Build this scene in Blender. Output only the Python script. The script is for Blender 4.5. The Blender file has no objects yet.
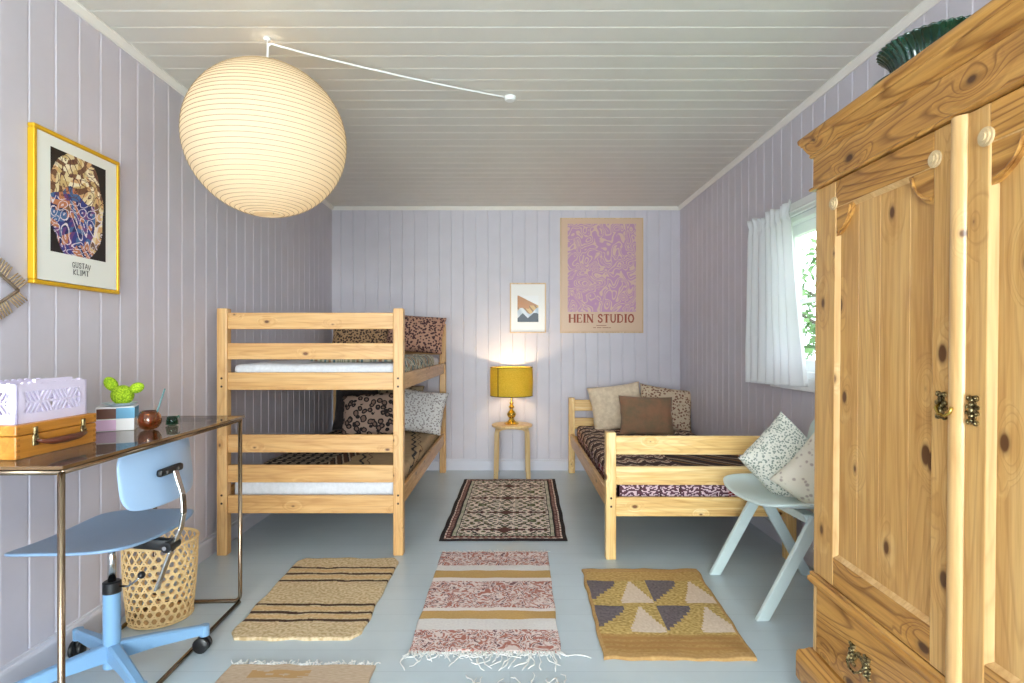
import bpy, bmesh, math, random
from mathutils import Vector, Matrix, noise
PI = math.pi
random.seed(7)
sc = bpy.context.scene
COL = sc.collection

# ------------------------------------------------------------------ colours and materials
def lin(c):
    return c/12.92 if c <= 0.04045 else ((c+0.055)/1.055)**2.4
def rgb(r, g, b):
    return (lin(r/255), lin(g/255), lin(b/255))
def mix3(a, b, t):
    return tuple(a[i]*(1-t)+b[i]*t for i in range(3))

def newmat(name, color=(.5, .5, .5), rough=.5, metal=0., spec=.5, coat=0.):
    m = bpy.data.materials.new(name); m.use_nodes = True
    b = m.node_tree.nodes['Principled BSDF']
    b.inputs['Base Color'].default_value = (*color, 1)
    b.inputs['Roughness'].default_value = rough
    b.inputs['Metallic'].default_value = metal
    b.inputs['Specular IOR Level'].default_value = spec
    b.inputs['Coat Weight'].default_value = coat
    b.inputs['Coat Roughness'].default_value = .08
    return m
def nd(m, t, **kw):
    n = m.node_tree.nodes.new(t)
    for k, v in kw.items(): setattr(n, k, v)
    return n
def lk(m, a, b): m.node_tree.links.new(a, b)
def bsdf(m): return m.node_tree.nodes['Principled BSDF']
def coords(m, scale=(1, 1, 1), loc=(0, 0, 0)):
    tc = nd(m, 'ShaderNodeTexCoord'); mp = nd(m, 'ShaderNodeMapping')
    mp.inputs['Scale'].default_value = scale; mp.inputs['Location'].default_value = loc
    lk(m, tc.outputs['Object'], mp.inputs['Vector']); return mp.outputs['Vector']
def noise_tex(m, vec, scale, detail=3, rough=.5, dist=0.):
    n = nd(m, 'ShaderNodeTexNoise'); lk(m, vec, n.inputs['Vector'])
    n.inputs['Scale'].default_value = scale; n.inputs['Detail'].default_value = detail
    n.inputs['Roughness'].default_value = rough; n.inputs['Distortion'].default_value = dist
    return n.outputs['Fac']
def ramp(m, fac, stops, interp='LINEAR'):
    r = nd(m, 'ShaderNodeValToRGB'); r.color_ramp.interpolation = interp
    e = r.color_ramp.elements
    while len(e) < len(stops): e.new(.5)
    for i, (p, c) in enumerate(stops): e[i].position = p; e[i].color = (*c, 1)
    lk(m, fac, r.inputs['Fac']); return r.outputs['Color']
def mixc(m, fac, a, b, mode='MIX'):
    x = nd(m, 'ShaderNodeMix', data_type='RGBA', blend_type=mode)
    for s, v in ((x.inputs['Factor'], fac), (x.inputs[6], a), (x.inputs[7], b)):
        if isinstance(v, (int, float)): s.default_value = v
        elif isinstance(v, tuple): s.default_value = (*v, 1)
        else: lk(m, v, s)
    return x.outputs[2]
def bump(m, fac, strength=.3, dist=.002):
    b = nd(m, 'ShaderNodeBump'); b.inputs['Strength'].default_value = strength
    b.inputs['Distance'].default_value = dist
    lk(m, fac, b.inputs['Height']); lk(m, b.outputs['Normal'], bsdf(m).inputs['Normal'])

def paint(name, c, var=.04, rough=.5, nscale=6, bumpn=.06):
    m = newmat(name, c, rough)
    v = coords(m)
    f = noise_tex(m, v, nscale, 4)
    col = ramp(m, f, [(.3, tuple(x*(1-var) for x in c)), (.7, tuple(min(1, x*(1+var)) for x in c))])
    lk(m, col, bsdf(m).inputs['Base Color'])
    bump(m, noise_tex(m, v, 60, 2), bumpn, .002)
    return m

def pine(name, axis, light, mid, dark, knots=5., ks=.16, rough=.42, grain=1., coat=.15, ring=26, rings=.22):
    """pine wood, grain running along local axis 0/1/2"""
    m = newmat(name, mid, rough, coat=coat)
    tc = nd(m, 'ShaderNodeTexCoord'); oi = nd(m, 'ShaderNodeObjectInfo')
    off = nd(m, 'ShaderNodeVectorMath', operation='MULTIPLY_ADD')
    lk(m, oi.outputs['Random'], off.inputs[0]); off.inputs[1].default_value = (7.3, 5.1, 9.7); lk(m, tc.outputs['Object'], off.inputs[2])
    def pc(scale, loc):
        mp = nd(m, 'ShaderNodeMapping'); mp.inputs['Scale'].default_value = scale; mp.inputs['Location'].default_value = loc
        lk(m, off.outputs[0], mp.inputs['Vector']); return mp.outputs['Vector']
    # knots: one per cell of the board face (depth direction ignored), of uneven size
    s2 = [1, 1, 1]; s2[axis] = .6; s2[0 if axis == 1 else 1] = 0
    vo = nd(m, 'ShaderNodeTexVoronoi', voronoi_dimensions='2D'); vo.inputs['Scale'].default_value = knots
    sx = nd(m, 'ShaderNodeSeparateXYZ'); cx = nd(m, 'ShaderNodeCombineXYZ'); lk(m, pc(tuple(s2), (.37, .61, .23)), sx.inputs[0])
    lk(m, sx.outputs[1 if axis == 1 else 0], cx.inputs[0]); lk(m, sx.outputs[2], cx.inputs[1]); lk(m, cx.outputs[0], vo.inputs['Vector'])
    sep = nd(m, 'ShaderNodeSeparateColor'); lk(m, vo.outputs['Color'], sep.inputs[0])
    siz = nd(m, 'ShaderNodeMath', operation='MULTIPLY_ADD'); lk(m, sep.outputs[0], siz.inputs[0]); siz.inputs[1].default_value = ks*1.0
    lk(m, vo.outputs['Distance'], siz.inputs[2])
    kf = ramp(m, siz.outputs[0], [(ks*.75, (1, 1, 1)), (ks, (.35, .35, .35)), (ks*1.35, (0, 0, 0))])
    s = [1, 1, 1]; s[axis] = .045
    # grain flows round the knots
    v = pc(tuple(s), (3.1, 1.7, .9))
    halo = ramp(m, vo.outputs['Distance'], [(0, (1, 1, 1)), (min(.9, ks*3.2), (0, 0, 0))])
    vv = nd(m, 'ShaderNodeVectorMath', operation='MULTIPLY_ADD'); lk(m, halo, vv.inputs[0]); vv.inputs[1].default_value = (.05, .05, .05); lk(m, v, vv.inputs[2])
    f1 = noise_tex(m, vv.outputs[0], ring, 4, .6, .6)
    f2 = noise_tex(m, v, 120, 2, .6)
    c1 = ramp(m, f1, [(.32, light), (.5, mid), (.66, mix3(mid, dark, .30*grain)), (.72, mid)])
    c2 = mixc(m, .22*grain, c1, ramp(m, f2, [(.35, dark), (.6, light)]), 'MIX')
    s3 = [1, 1, 1]; s3[axis] = .09
    v3 = nd(m, 'ShaderNodeVectorMath', operation='MULTIPLY_ADD'); lk(m, halo, v3.inputs[0]); v3.inputs[1].default_value = (.06, .06, .06); lk(m, pc(tuple(s3), (1.3, .4, 2.2)), v3.inputs[2])
    f3 = noise_tex(m, v3.outputs[0], 5.5, 1.5, .45, .25)
    mu = nd(m, 'ShaderNodeMath', operation='MULTIPLY'); lk(m, f3, mu.inputs[0]); mu.inputs[1].default_value = 24
    fr3 = nd(m, 'ShaderNodeMath', operation='FRACT'); lk(m, mu.outputs[0], fr3.inputs[0])
    lines = ramp(m, fr3.outputs[0], [(0, (0, 0, 0)), (.62, (.12,)*3), (.86, (1, 1, 1)), (1, (0, 0, 0))])
    sc3 = nd(m, 'ShaderNodeMath', operation='MULTIPLY'); lk(m, lines, sc3.inputs[0]); sc3.inputs[1].default_value = min(.8, rings)
    c2 = mixc(m, sc3.outputs[0], c2, dark)
    c3 = mixc(m, kf, c2, mix3(dark, (.05, .02, .01), .7))
    lk(m, c3, bsdf(m).inputs['Base Color'])
    bump(m, f1, .12, .002)
    return m

BL, BM_, BD = rgb(226, 184, 126), rgb(212, 163, 102), rgb(160, 102, 50)
bedX = pine('bed_pine_x', 0, BL, BM_, BD, 6.5, .075)
bedY = pine('bed_pine_y', 1, rgb(226, 180, 118), rgb(208, 156, 92), rgb(150, 94, 42), 6.5, .075)
bedZ = pine('bed_pine_z', 2, BL, BM_, BD, 6.5, .075)
PL, PM, PD = rgb(249, 222, 164), rgb(236, 193, 120), rgb(170, 104, 42)
sglX = pine('single_pine_x', 0, PL, PM, PD, 6.5, .065)
sglY = pine('single_pine_y', 1, rgb(235, 190, 128), rgb(214, 162, 98), rgb(150, 94, 42), 6.5, .075)
sglZ = pine('single_pine_z', 2, PL, PM, PD, 6.5, .065)
wardZ = pine('wardrobe_pine_upright', 2, rgb(220, 176, 112), rgb(204, 154, 88), rgb(144, 88, 36), 5.2, .085, .4, 1.0, .25, 13, .30)
wardX = pine('wardrobe_pine_lengthwise', 0, rgb(214, 162, 88), rgb(192, 136, 66), rgb(108, 58, 18), 4.2, .09, .4, 1.2, .25, 20, .72)
wardE = pine('wardrobe_pine_moulding', 2, rgb(228, 190, 136), rgb(212, 168, 110), rgb(160, 106, 52), 3., .03, .35, .7, .3, 20)
birch = pine('birch', 2, rgb(240, 214, 166), rgb(226, 192, 138), rgb(176, 134, 84), 2., .004, .4, .5, .1)
boxwood = pine('honey_box_wood', 1, rgb(224, 160, 68), rgb(204, 134, 44), rgb(140, 78, 20), 3., .01, .4, .7, .3)

wallm = paint('lilac_painted_panelling', rgb(199, 194, 204), .03, .45)
basem = paint('lilac_white_skirting', rgb(206, 205, 216), .02, .4)
ceilm = paint('white_painted_ceiling', rgb(218, 214, 206), .02, .45)
trimw = paint('warm_white_trim', rgb(232, 228, 222), .01, .4)
white = paint('white_window_paint', rgb(240, 240, 240), .01, .3)

def floor_mat():
    c = rgb(190, 204, 213)
    m = newmat('blue_grey_painted_floor', c, .3, coat=.12)
    v = coords(m)
    n = noise_tex(m, v, 2.2, 5, .6)
    col = ramp(m, n, [(.3, tuple(x*.93 for x in c)), (.7, tuple(x*1.05 for x in c))])
    br = nd(m, 'ShaderNodeTexBrick'); lk(m, coords(m, (1, 1, 1)), br.inputs['Vector'])
    br.inputs['Scale'].default_value = 1.; br.inputs['Brick Width'].default_value = 3.4
    br.inputs['Row Height'].default_value = .14; br.inputs['Mortar Size'].default_value = .0016
    br.inputs['Color1'].default_value = (1, 1, 1, 1); br.inputs['Color2'].default_value = (.975, .975, .975, 1)
    br.inputs['Mortar'].default_value = (.82, .84, .85, 1)
    lk(m, mixc(m, 1., col, br.outputs['Color'], 'MULTIPLY'), bsdf(m).inputs['Base Color'])
    bump(m, noise_tex(m, v, 18, 3), .08, .003)
    return m
floorm = floor_mat()
steel = newmat('chrome_steel', rgb(200, 200, 198), .18, 1.)
tubem = newmat('bronzed_steel_tube', rgb(150, 132, 112), .22, 1.)
brass = newmat('polished_brass', rgb(206, 176, 88), .16, 1.)
def antique():
    m = newmat('antique_brass', rgb(140, 122, 84), .35, 1.)
    f = noise_tex(m, coords(m), 90, 4, .7)
    lk(m, ramp(m, f, [(.38, rgb(52, 42, 30)), (.6, rgb(186, 170, 128))]), bsdf(m).inputs['Base Color'])
    bump(m, f, .6, .004); return m
oldbrass = antique()
blackp = newmat('black_plastic', rgb(24, 24, 26), .35)
bluelq = paint('sky_blue_lacquer', rgb(160, 190, 224), .02, .28)
seatblue = paint('slate_blue_lacquered_plywood', rgb(132, 160, 192), .03, .3)
bluemet = paint('blue_enamelled_steel', rgb(124, 164, 202), .02, .3)
mint = paint('pale_mint_paint', rgb(206, 222, 222), .02, .35)
lilac = paint('lilac_plastic', rgb(226, 216, 240), .01, .4)
cordw = newmat('white_cord', rgb(240, 240, 240), .4)

def glass_thin(name, tint, fac, rough=.02, dens=0.):
    m = bpy.data.materials.new(name); m.use_nodes = True
    nt = m.node_tree; nt.nodes.remove(nt.nodes['Principled BSDF']); out = nt.nodes['Material Output']
    t = nd(m, 'ShaderNodeBsdfTransparent'); t.inputs[0].default_value = (*tint, 1)
    g = nd(m, 'ShaderNodeBsdfGlossy'); g.inputs['Roughness'].default_value = rough
    fr = nd(m, 'ShaderNodeFresnel'); fr.inputs[0].default_value = fac
    mx = nd(m, 'ShaderNodeMixShader')
    ge = nd(m, 'ShaderNodeNewGeometry'); ma = nd(m, 'ShaderNodeMath', operation='SUBTRACT', use_clamp=True)
    lk(m, fr.outputs[0], ma.inputs[0]); lk(m, ge.outputs['Backfacing'], ma.inputs[1])
    lk(m, ma.outputs[0], mx.inputs[0]); lk(m, t.outputs[0], mx.inputs[1]); lk(m, g.outputs[0], mx.inputs[2])
    lk(m, mx.outputs[0], out.inputs['Surface']); return m
pane_glass = glass_thin('window_glass', (.95, .98, .97), 1.45)
desk_glass = glass_thin('smoked_glass', rgb(206, 198, 188), 1.9)
green_glass = glass_thin('green_clear_glass', rgb(170, 205, 190), 1.5)
amber = newmat('amber_glass', rgb(214, 128, 48), .06)
bsdf(amber).inputs['Transmission Weight'].default_value = .95
bsdf(amber).inputs['Coat Weight'].default_value = .8

def attr_mat(name, rough=.8, coat=0., bumpscale=0, bs=.5):
    m = newmat(name, (.5, .5, .5), rough, coat=coat)
    a = nd(m, 'ShaderNodeAttribute', attribute_name='Col')
    lk(m, a.outputs['Color'], bsdf(m).inputs['Base Color'])
    if bumpscale:
        bump(m, noise_tex(m, coords(m), bumpscale, 3, .6), bs, .004)
    return m
woven = attr_mat('woven_wool', .9, 0, 320, .8)
cloth_pat = attr_mat('patterned_cloth', .85, 0, 200, .4)
print_glazed = attr_mat('print_behind_glass', .4, .12)
bsdf(print_glazed).inputs['Specular IOR Level'].default_value = .25

def fabric(name, c, c2=None, scale=40, rough=.85, bs=.35):
    m = newmat(name, c, rough)
    bsdf(m).inputs['Sheen Weight'].default_value = .2
    f = noise_tex(m, coords(m), scale, 4, .65)
    lk(m, ramp(m, f, [(.35, c2 or tuple(x*.88 for x in c)), (.65, c)]), bsdf(m).inputs['Base Color'])
    bump(m, noise_tex(m, coords(m), 14, 4), bs, .015); return m
sheet = fabric('white_mattress_ticking', rgb(226, 228, 234))
white_fringe = fabric('white_cotton_fringe', rgb(236, 236, 234))
def curtain_mat():
    m = newmat('white_cotton_curtain', rgb(244, 245, 247), .85)
    nt = m.node_tree
    tr = nd(m, 'ShaderNodeBsdfTranslucent'); tr.inputs[0].default_value = (.9, .9, .92, 1)
    mx = nd(m, 'ShaderNodeMixShader'); mx.inputs[0].default_value = .35
    lk(m, bsdf(m).outputs[0], mx.inputs[1]); lk(m, tr.outputs[0], mx.inputs[2])
    lk(m, mx.outputs[0], nt.nodes['Material Output'].inputs['Surface']); return m
curtm = curtain_mat()
def spots(name, base, spot, scale, lo, hi, ring=None, rough=.85):
    m = newmat(name, base, rough)
    v = coords(m)
    n = nd(m, 'ShaderNodeTexNoise'); lk(m, v, n.inputs['Vector']); n.inputs['Scale'].default_value = scale*.6
    va = nd(m, 'ShaderNodeVectorMath', operation='MULTIPLY_ADD')
    lk(m, n.outputs['Color'], va.inputs[0]); va.inputs[1].default_value = (.6/scale,)*3; lk(m, v, va.inputs[2])
    vo = nd(m, 'ShaderNodeTexVoronoi'); lk(m, va.outputs[0], vo.inputs['Vector']); vo.inputs['Scale'].default_value = scale
    if ring:
        st = [(0, ring), (lo, ring), (lo+.02, spot), (hi, spot), (hi+.03, base)]
    else:
        st = [(0, spot), (lo, spot), (hi, base)]
    lk(m, ramp(m, vo.outputs['Distance'], st), bsdf(m).inputs['Base Color'])
    bump(m, noise_tex(m, v, 14, 3), .3, .012); return m

# ------------------------------------------------------------------ mesh helpers
def box(bm, lo, hi, M=None):
    x0, y0, z0 = lo; x1, y1, z1 = hi
    vs = [Vector(p) for p in ((x0,y0,z0),(x1,y0,z0),(x1,y1,z0),(x0,y1,z0),(x0,y0,z1),(x1,y0,z1),(x1,y1,z1),(x0,y1,z1))]
    if M: vs = [M @ v for v in vs]
    b = [bm.verts.new(v) for v in vs]
    return [bm.faces.new([b[i] for i in f]) for f in ((0,3,2,1),(4,5,6,7),(0,1,5,4),(1,2,6,5),(2,3,7,6),(3,0,4,7))]
def rbox(lo, hi, r=.004, seg=2, M=None):
    bm = bmesh.new(); box(bm, lo, hi, M)
    r = min(r, .45*min(hi[i]-lo[i] for i in range(3)))
    bmesh.ops.bevel(bm, geom=bm.edges[:], offset=r, segments=seg, affect='EDGES', profile=.5)
    return bm
def join(bm, other):
    me = bpy.data.meshes.new('t'); other.to_mesh(me); other.free(); bm.from_mesh(me); bpy.data.meshes.remove(me)
def bar(bm, p, q, w, h, up=(0, 0, 1), r=0.):
    """rectangular bar from p to q: w across, h along `up`"""
    p, q = Vector(p), Vector(q); d = (q-p); L = d.length; d.normalize()
    u = Vector(up); s = d.cross(u).normalized(); u = s.cross(d).normalized()
    M = Matrix((( *[s[0], d[0], u[0]], p[0]), (s[1], d[1], u[1], p[1]), (s[2], d[2], u[2], p[2]), (0, 0, 0, 1)))
    if r:
        join(bm, rbox((-w/2, 0, -h/2), (w/2, L, h/2), r, 2, M))
    else: box(bm, (-w/2, 0, -h/2), (w/2, L, h/2), M)
def tube(bm, pts, r, n=10, cap=True, closed=False):
    pts = [Vector(p) for p in pts]; N = len(pts)
    rr = r if isinstance(r, (list, tuple)) else [r]*N
    rings = []; prev = None
    for i, p in enumerate(pts):
        if closed: t = pts[(i+1) % N]-pts[i-1]
        else: t = pts[min(i+1, N-1)]-pts[max(i-1, 0)]
        t.normalize()
        if prev is None:
            a = Vector((0, 0, 1)) if abs(t.z) < .9 else Vector((1, 0, 0))
            u = t.cross(a).normalized()
        else:
            u = (prev - t*prev.dot(t)).normalized()
        prev = u; w = t.cross(u)
        rings.append([bm.verts.new(p+rr[i]*(math.cos(2*PI*k/n)*u+math.sin(2*PI*k/n)*w)) for k in range(n)])
    M = N if closed else N-1
    for i in range(M):
        a, b = rings[i], rings[(i+1) % N]
        for k in range(n): bm.faces.new((a[k], a[(k+1) % n], b[(k+1) % n], b[k]))
    if cap and not closed:
        bm.faces.new(rings[0][::-1]); bm.faces.new(rings[-1])
def lathe(bm, prof, c=(0, 0, 0), n=32, flute=None, caps=True):
    """prof: list of (r, z)"""
    rings = []
    for r, z in prof:
        rg = []
        for k in range(n):
            a = 2*PI*k/n; q = r*(1+(flute(a, z) if flute else 0))
            rg.append(bm.verts.new((c[0]+q*math.cos(a), c[1]+q*math.sin(a), c[2]+z)))
        rings.append(rg)
    for i in range(len(rings)-1):
        a, b = rings[i], rings[i+1]
        for k in range(n): bm.faces.new((a[k], a[(k+1) % n], b[(k+1) % n], b[k]))
    if caps:
        bm.faces.new(rings[0][::-1]); bm.faces.new(rings[-1])
def ball(bm, c, r, seg=16, s=(1, 1, 1), M=None):
    ret = bmesh.ops.create_uvsphere(bm, u_segments=seg, v_segments=seg*2//3, radius=r)
    for v in ret['verts']:
        p = Vector((v.co.x*s[0], v.co.y*s[1], v.co.z*s[2]))
        if M: p = M @ p
        v.co = p+Vector(c)
def prism(bm, poly, fn, t):
    """polygon (2D) extruded: fn(a, b, h)->3D, h in {0,t}"""
    A = [bm.verts.new(fn(a, b, 0)) for a, b in poly]; B = [bm.verts.new(fn(a, b, t)) for a, b in poly]
    n = len(poly)
    bm.faces.new(A[::-1]); bm.faces.new(B)
    for i in range(n): bm.faces.new((A[i], A[(i+1) % n], B[(i+1) % n], B[i]))
def cylb(bm, p, q, r, n=16): tube(bm, [p, q], r, n)

def obj(name, bm, mat, parent=None, smooth=False, loc=None, angle=None, fix=True):
    if fix: bmesh.ops.recalc_face_normals(bm, faces=bm.faces[:])
    me = bpy.data.meshes.new(name); bm.to_mesh(me); bm.free()
    me.materials.append(mat)
    if smooth or angle:
        for p in me.polygons: p.use_smooth = True
        if angle: me.set_sharp_from_angle(angle=math.radians(angle))
    o = bpy.data.objects.new(name, me); COL.objects.link(o)
    if parent: o.parent = parent
    if loc: o.location = loc
    return o
def tag(o, label, cat, group=None, kind=None):
    o['label'] = label; o['category'] = cat
    if group: o['group'] = group
    if kind: o['kind'] = kind
    return o
def thing(name, label, cat, loc=(0, 0, 0), rz=0, group=None):
    o = bpy.data.objects.new(name, None); COL.objects.link(o)
    o.empty_display_size = .1; o.location = loc; o.rotation_euler = (0, 0, rz)
    return tag(o, label, cat, group)
def struct(name, bm, m, **kw):
    o = obj(name, bm, m, **kw); o['kind'] = 'structure'; return o
def B(lo, hi, r=.004, seg=2): return rbox(lo, hi, r, seg)

# ------------------------------------------------------------------ room
XL, XR, YB, YN, H = -1.62, 1.547, 5.17, -2.6, 2.394
PITCH = .1115
def profile(s0, s1, off=0., gd=1.):
    """(s, depth) points of tongue-and-groove boards between s0 and s1"""
    pts = []
    k = math.floor((s0-off)/PITCH)-1
    while off+k*PITCH < s1:
        b = off+k*PITCH
        for d, z in ((0, .005*gd), (.0015, .005*gd), (.006, .0012*gd), (.0075, 0), (PITCH-.0045, 0), (PITCH-.0012, .005*gd)):
            if s0 < b+d < s1: pts.append((b+d, z))
        k += 1
    z0 = pts[0][1]; z1 = pts[-1][1]
    return [(s0, z0)]+pts+[(s1, z1)]
def boards(bm, s0, s1, t0, t1, fn, off=0., gd=.72):
    pr = profile(s0, s1, off, gd); prev = None
    for s, d in pr:
        a = bm.verts.new(fn(s, t0, d)); b = bm.verts.new(fn(s, t1, d))
        if prev: bm.faces.new((prev[0], a, b, prev[1]))
        prev = (a, b)

bm = bmesh.new(); box(bm, (XL-.1, YN-.1, -.06), (XR+.12, YB+.1, 0)); struct('floor', bm, floorm)
bm = bmesh.new()
boards(bm, YN, YB, XL, XR, lambda s, t, d: (t, s, H+d), .03, .55)
box(bm, (XL-.1, YN-.1, H+.02), (XR+.12, YB+.1, H+.12)); struct('ceiling', bm, ceilm, fix=False)
bm = bmesh.new()
boards(bm, YN, YB, 0, H, lambda s, t, d: (XL-d, s, t), .015)
box(bm, (XL-.1, YN-.1, 0), (XL-.02, YB+.1, H+.02)); struct('wall_left', bm, wallm, fix=False)
bm = bmesh.new()
boards(bm, XL, XR, 0, H, lambda s, t, d: (s, YB+d, t), .02)
box(bm, (XL-.1, YB+.02, 0), (XR+.12, YB+.1, H+.02)); struct('wall_back', bm, wallm, fix=False)
# right wall with a window opening
WY0, WY1, WZ0, WZ1 = 2.15, 3.27, .96, 1.83
bm = bmesh.new()
fr = lambda s, t, d: (XR+d, s, t)
boards(bm, YN, WY0, 0, H, fr); boards(bm, WY1, YB, 0, H, fr)
boards(bm, WY0, WY1, 0, WZ0, fr); boards(bm, WY0, WY1, WZ1, H, fr)
for a, b, c, d in ((YN-.1, WY0, 0, H), (WY1, YB+.1, 0, H), (WY0, WY1, 0, WZ0), (WY0, WY1, WZ1, H)):
    box(bm, (XR+.015, a, c), (XR+.12, b, d))
struct('wall_right', bm, wallm, fix=False)
# near wall (behind the viewpoint) with a wide glazed opening
NX0, NX1, NZ0, NZ1 = -1.35, 1.15, .25, 2.15
bm = bmesh.new()
fn_ = lambda s, t, d: (s, YN-d, t)
boards(bm, XL, NX0, 0, H, fn_); boards(bm, NX1, XR, 0, H, fn_)
boards(bm, NX0, NX1, 0, NZ0, fn_); boards(bm, NX0, NX1, NZ1, H, fn_)
for a, b, c, d in ((XL, NX0, 0, H), (NX1, XR, 0, H), (NX0, NX1, 0, NZ0), (NX0, NX1, NZ1, H)):
    box(bm, (a, YN-.1, c), (b, YN-.015, d))
struct('wall_near', bm, wallm, fix=False)

def skirting(name, p, q, inward):
    bm = bmesh.new(); p, q = Vector(p), Vector(q); n = Vector(inward)
    poly = [(0, 0), (.014, 0), (.014, .078), (.011, .086), (.006, .09), (.006, .1), (0, .102)]
    A = [bm.verts.new(p+n*a+Vector((0, 0, b))) for a, b in poly]; C = [bm.verts.new(q+n*a+Vector((0, 0, b))) for a, b in poly]
    for i in range(len(poly)-1): bm.faces.new((A[i], A[i+1], C[i+1], C[i]))
    bm.faces.new(A); bm.faces.new(C[::-1])
    struct(name, bm, basem)
skirting('baseboard_left', (XL, YN, 0), (XL, YB-.014, 0), (1, 0, 0))
skirting('baseboard_right', (XR, YN, 0), (XR, YB-.014, 0), (-1, 0, 0))
skirting('baseboard_back', (XL, YB, 0), (XR, YB, 0), (0, -1, 0))
skirting('baseboard_near', (XL, YN, 0), (XR, YN, 0), (0, 1, 0))
def crown(name, p, q, inward):
    bm = bmesh.new(); p, q = Vector(p), Vector(q); n = Vector(inward)
    poly = [(0, 0), (0, -.03), (.006, -.03), (.01, -.024), (.022, -.012), (.026, -.006), (.026, 0)]
    A = [bm.verts.new(p+n*a+Vector((0, 0, b))) for a, b in poly]; C = [bm.verts.new(q+n*a+Vector((0, 0, b))) for a, b in poly]
    for i in range(len(poly)): j = (i+1) % len(poly); bm.faces.new((A[i], A[j], C[j], C[i]))
    struct(name, bm, trimw)
crown('trim_1', (XL, YN, H), (XL, YB, H), (1, 0, 0)); crown('trim_2', (XR, YN, H), (XR, YB, H), (-1, 0, 0))
crown('trim_3', (XL, YB, H), (XR, YB, H), (0, -1, 0)); crown('trim_4', (XL, YN, H), (XR, YN, H), (0, 1, 0))

# window in right wall
w1 = bpy.data.objects.new('window_1', None); COL.objects.link(w1); w1['kind'] = 'structure'; w1.location = (XR, (WY0+WY1)/2, WZ0)
def W(lo, hi, r=.003):   # world box -> local of w1
    o = Vector(w1.location); return rbox(Vector(lo)-o, Vector(hi)-o, r)
bm = bmesh.new()
for lo, hi in (((XR-.018, WY0-.07, WZ1), (XR, WY1+.07, WZ1+.07)), ((XR-.018, WY0-.07, WZ0-.07), (XR, WY1+.07, WZ0)),
               ((XR-.018, WY0-.07, WZ0), (XR, WY0, WZ1)), ((XR-.018, WY1, WZ0), (XR, WY1+.07, WZ1))): join(bm, W(lo, hi))
obj('window_casing', bm, white, w1)
bm = bmesh.new()
for lo, hi in (((XR, WY0, WZ1-.03), (XR+.12, WY1, WZ1)), ((XR, WY0, WZ0), (XR+.12, WY1, WZ0+.03)),
               ((XR, WY0, WZ0+.03), (XR+.12, WY0+.03, WZ1-.03)), ((XR, WY1-.03, WZ0+.03), (XR+.12, WY1, WZ1-.03))): join(bm, W(lo, hi))
obj('window_lining', bm, white, w1)
mid = (WY0+WY1)/2
for a, b in ((WY0+.03, mid), (mid, WY1-.03)):
    bm = bmesh.new(); z0, z1 = WZ0+.03, WZ1-.03; x0, x1 = XR+.05, XR+.09
    for lo, hi in (((x0, a, z0), (x1, b, z0+.06)), ((x0, a, z1-.06), (x1, b, z1)), ((x0, a, z0+.06), (x1, a+.05, z1-.06)),
                   ((x0, b-.05, z0+.06), (x1, b, z1-.06)), ((x0+.01, a+.05, 1.36), (x1-.01, b-.05, 1.385))): join(bm, W(lo, hi))
    s = obj('window_sash', bm, white, w1)
    obj('window_pane', W((XR+.068, a+.05, z0+.06), (XR+.072, b-.05, z1-.06), .0005), pane_glass, s)
# big window behind the viewpoint
w2 = bpy.data.objects.new('window_2', None); COL.objects.link(w2); w2['kind'] = 'structure'
bm = bmesh.new()
for lo, hi in (((NX0, YN-.1, NZ1-.04), (NX1, YN+.015, NZ1)), ((NX0, YN-.1, NZ0), (NX1, YN+.015, NZ0+.04)),
               ((NX0, YN-.1, NZ0), (NX0+.04, YN+.015, NZ1)), ((NX1-.04, YN-.1, NZ0), (NX1, YN+.015, NZ1)),
               ((-.13, YN-.08, NZ0), (-.07, YN-.02, NZ1))): join(bm, rbox(lo, hi, .003))
obj('window_frame', bm, white, w2)
obj('window_pane', B((NX0+.04, YN-.052, NZ0+.04), (NX1-.04, YN-.048, NZ1-.04), .0005), pane_glass, w2)

# outside: lawn and a tree past the window
grass = paint('lawn_grass', rgb(120, 150, 84), .25, .9, 3)
bm = bmesh.new(); box(bm, (-14, -20, -.5), (20, 24, -.4)); struct('ground_outside', bm, grass)
leafm = paint('tree_leaves', rgb(88, 120, 66), .3, .7, 5)
barkm = paint('tree_bark', rgb(92, 78, 66), .2, .9, 12)
def leafy(loc, label, R, h, seed, n=1500):
    rnd = random.Random(seed); t = thing('garden_tree', label, 'tree', loc)
    bm = bmesh.new(); tube(bm, [(0, 0, 0), (.05, .02, h*.4), (0, 0, h*.85)], [.14, .1, .04], 8)
    for k in range(7):
        a = k*.9; tube(bm, [(0, 0, h*(.3+.07*k)), (R*.6*math.cos(a), R*.6*math.sin(a), h*(.42+.07*k))], [.05, .015], 6)
    obj('trunk', bm, barkm, t, True)
    bm = bmesh.new()
    for _ in range(n):
        d = Vector((rnd.gauss(0, 1), rnd.gauss(0, 1), rnd.gauss(0, 1))).normalized()*R*rnd.uniform(.35, 1)
        p = Vector((d.x, d.y, h*.62+d.z*h*.42/R)); s = rnd.uniform(.06, .12)
        u = Vector((rnd.uniform(-1, 1), rnd.uniform(-1, 1), rnd.uniform(-1, 1))).normalized(); w = u.orthogonal().normalized()
        bm.faces.new([bm.verts.new(p+q) for q in (u*s, w*s*.5, -u*s, -w*s*.5)])
    obj('foliage', bm, leafm, t, fix=False)
leafy((5.1, 8.9, -.42), 'leafy green tree in the garden, seen through the window beside the curtain', 1.0, 3.4, 3, 800)

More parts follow.
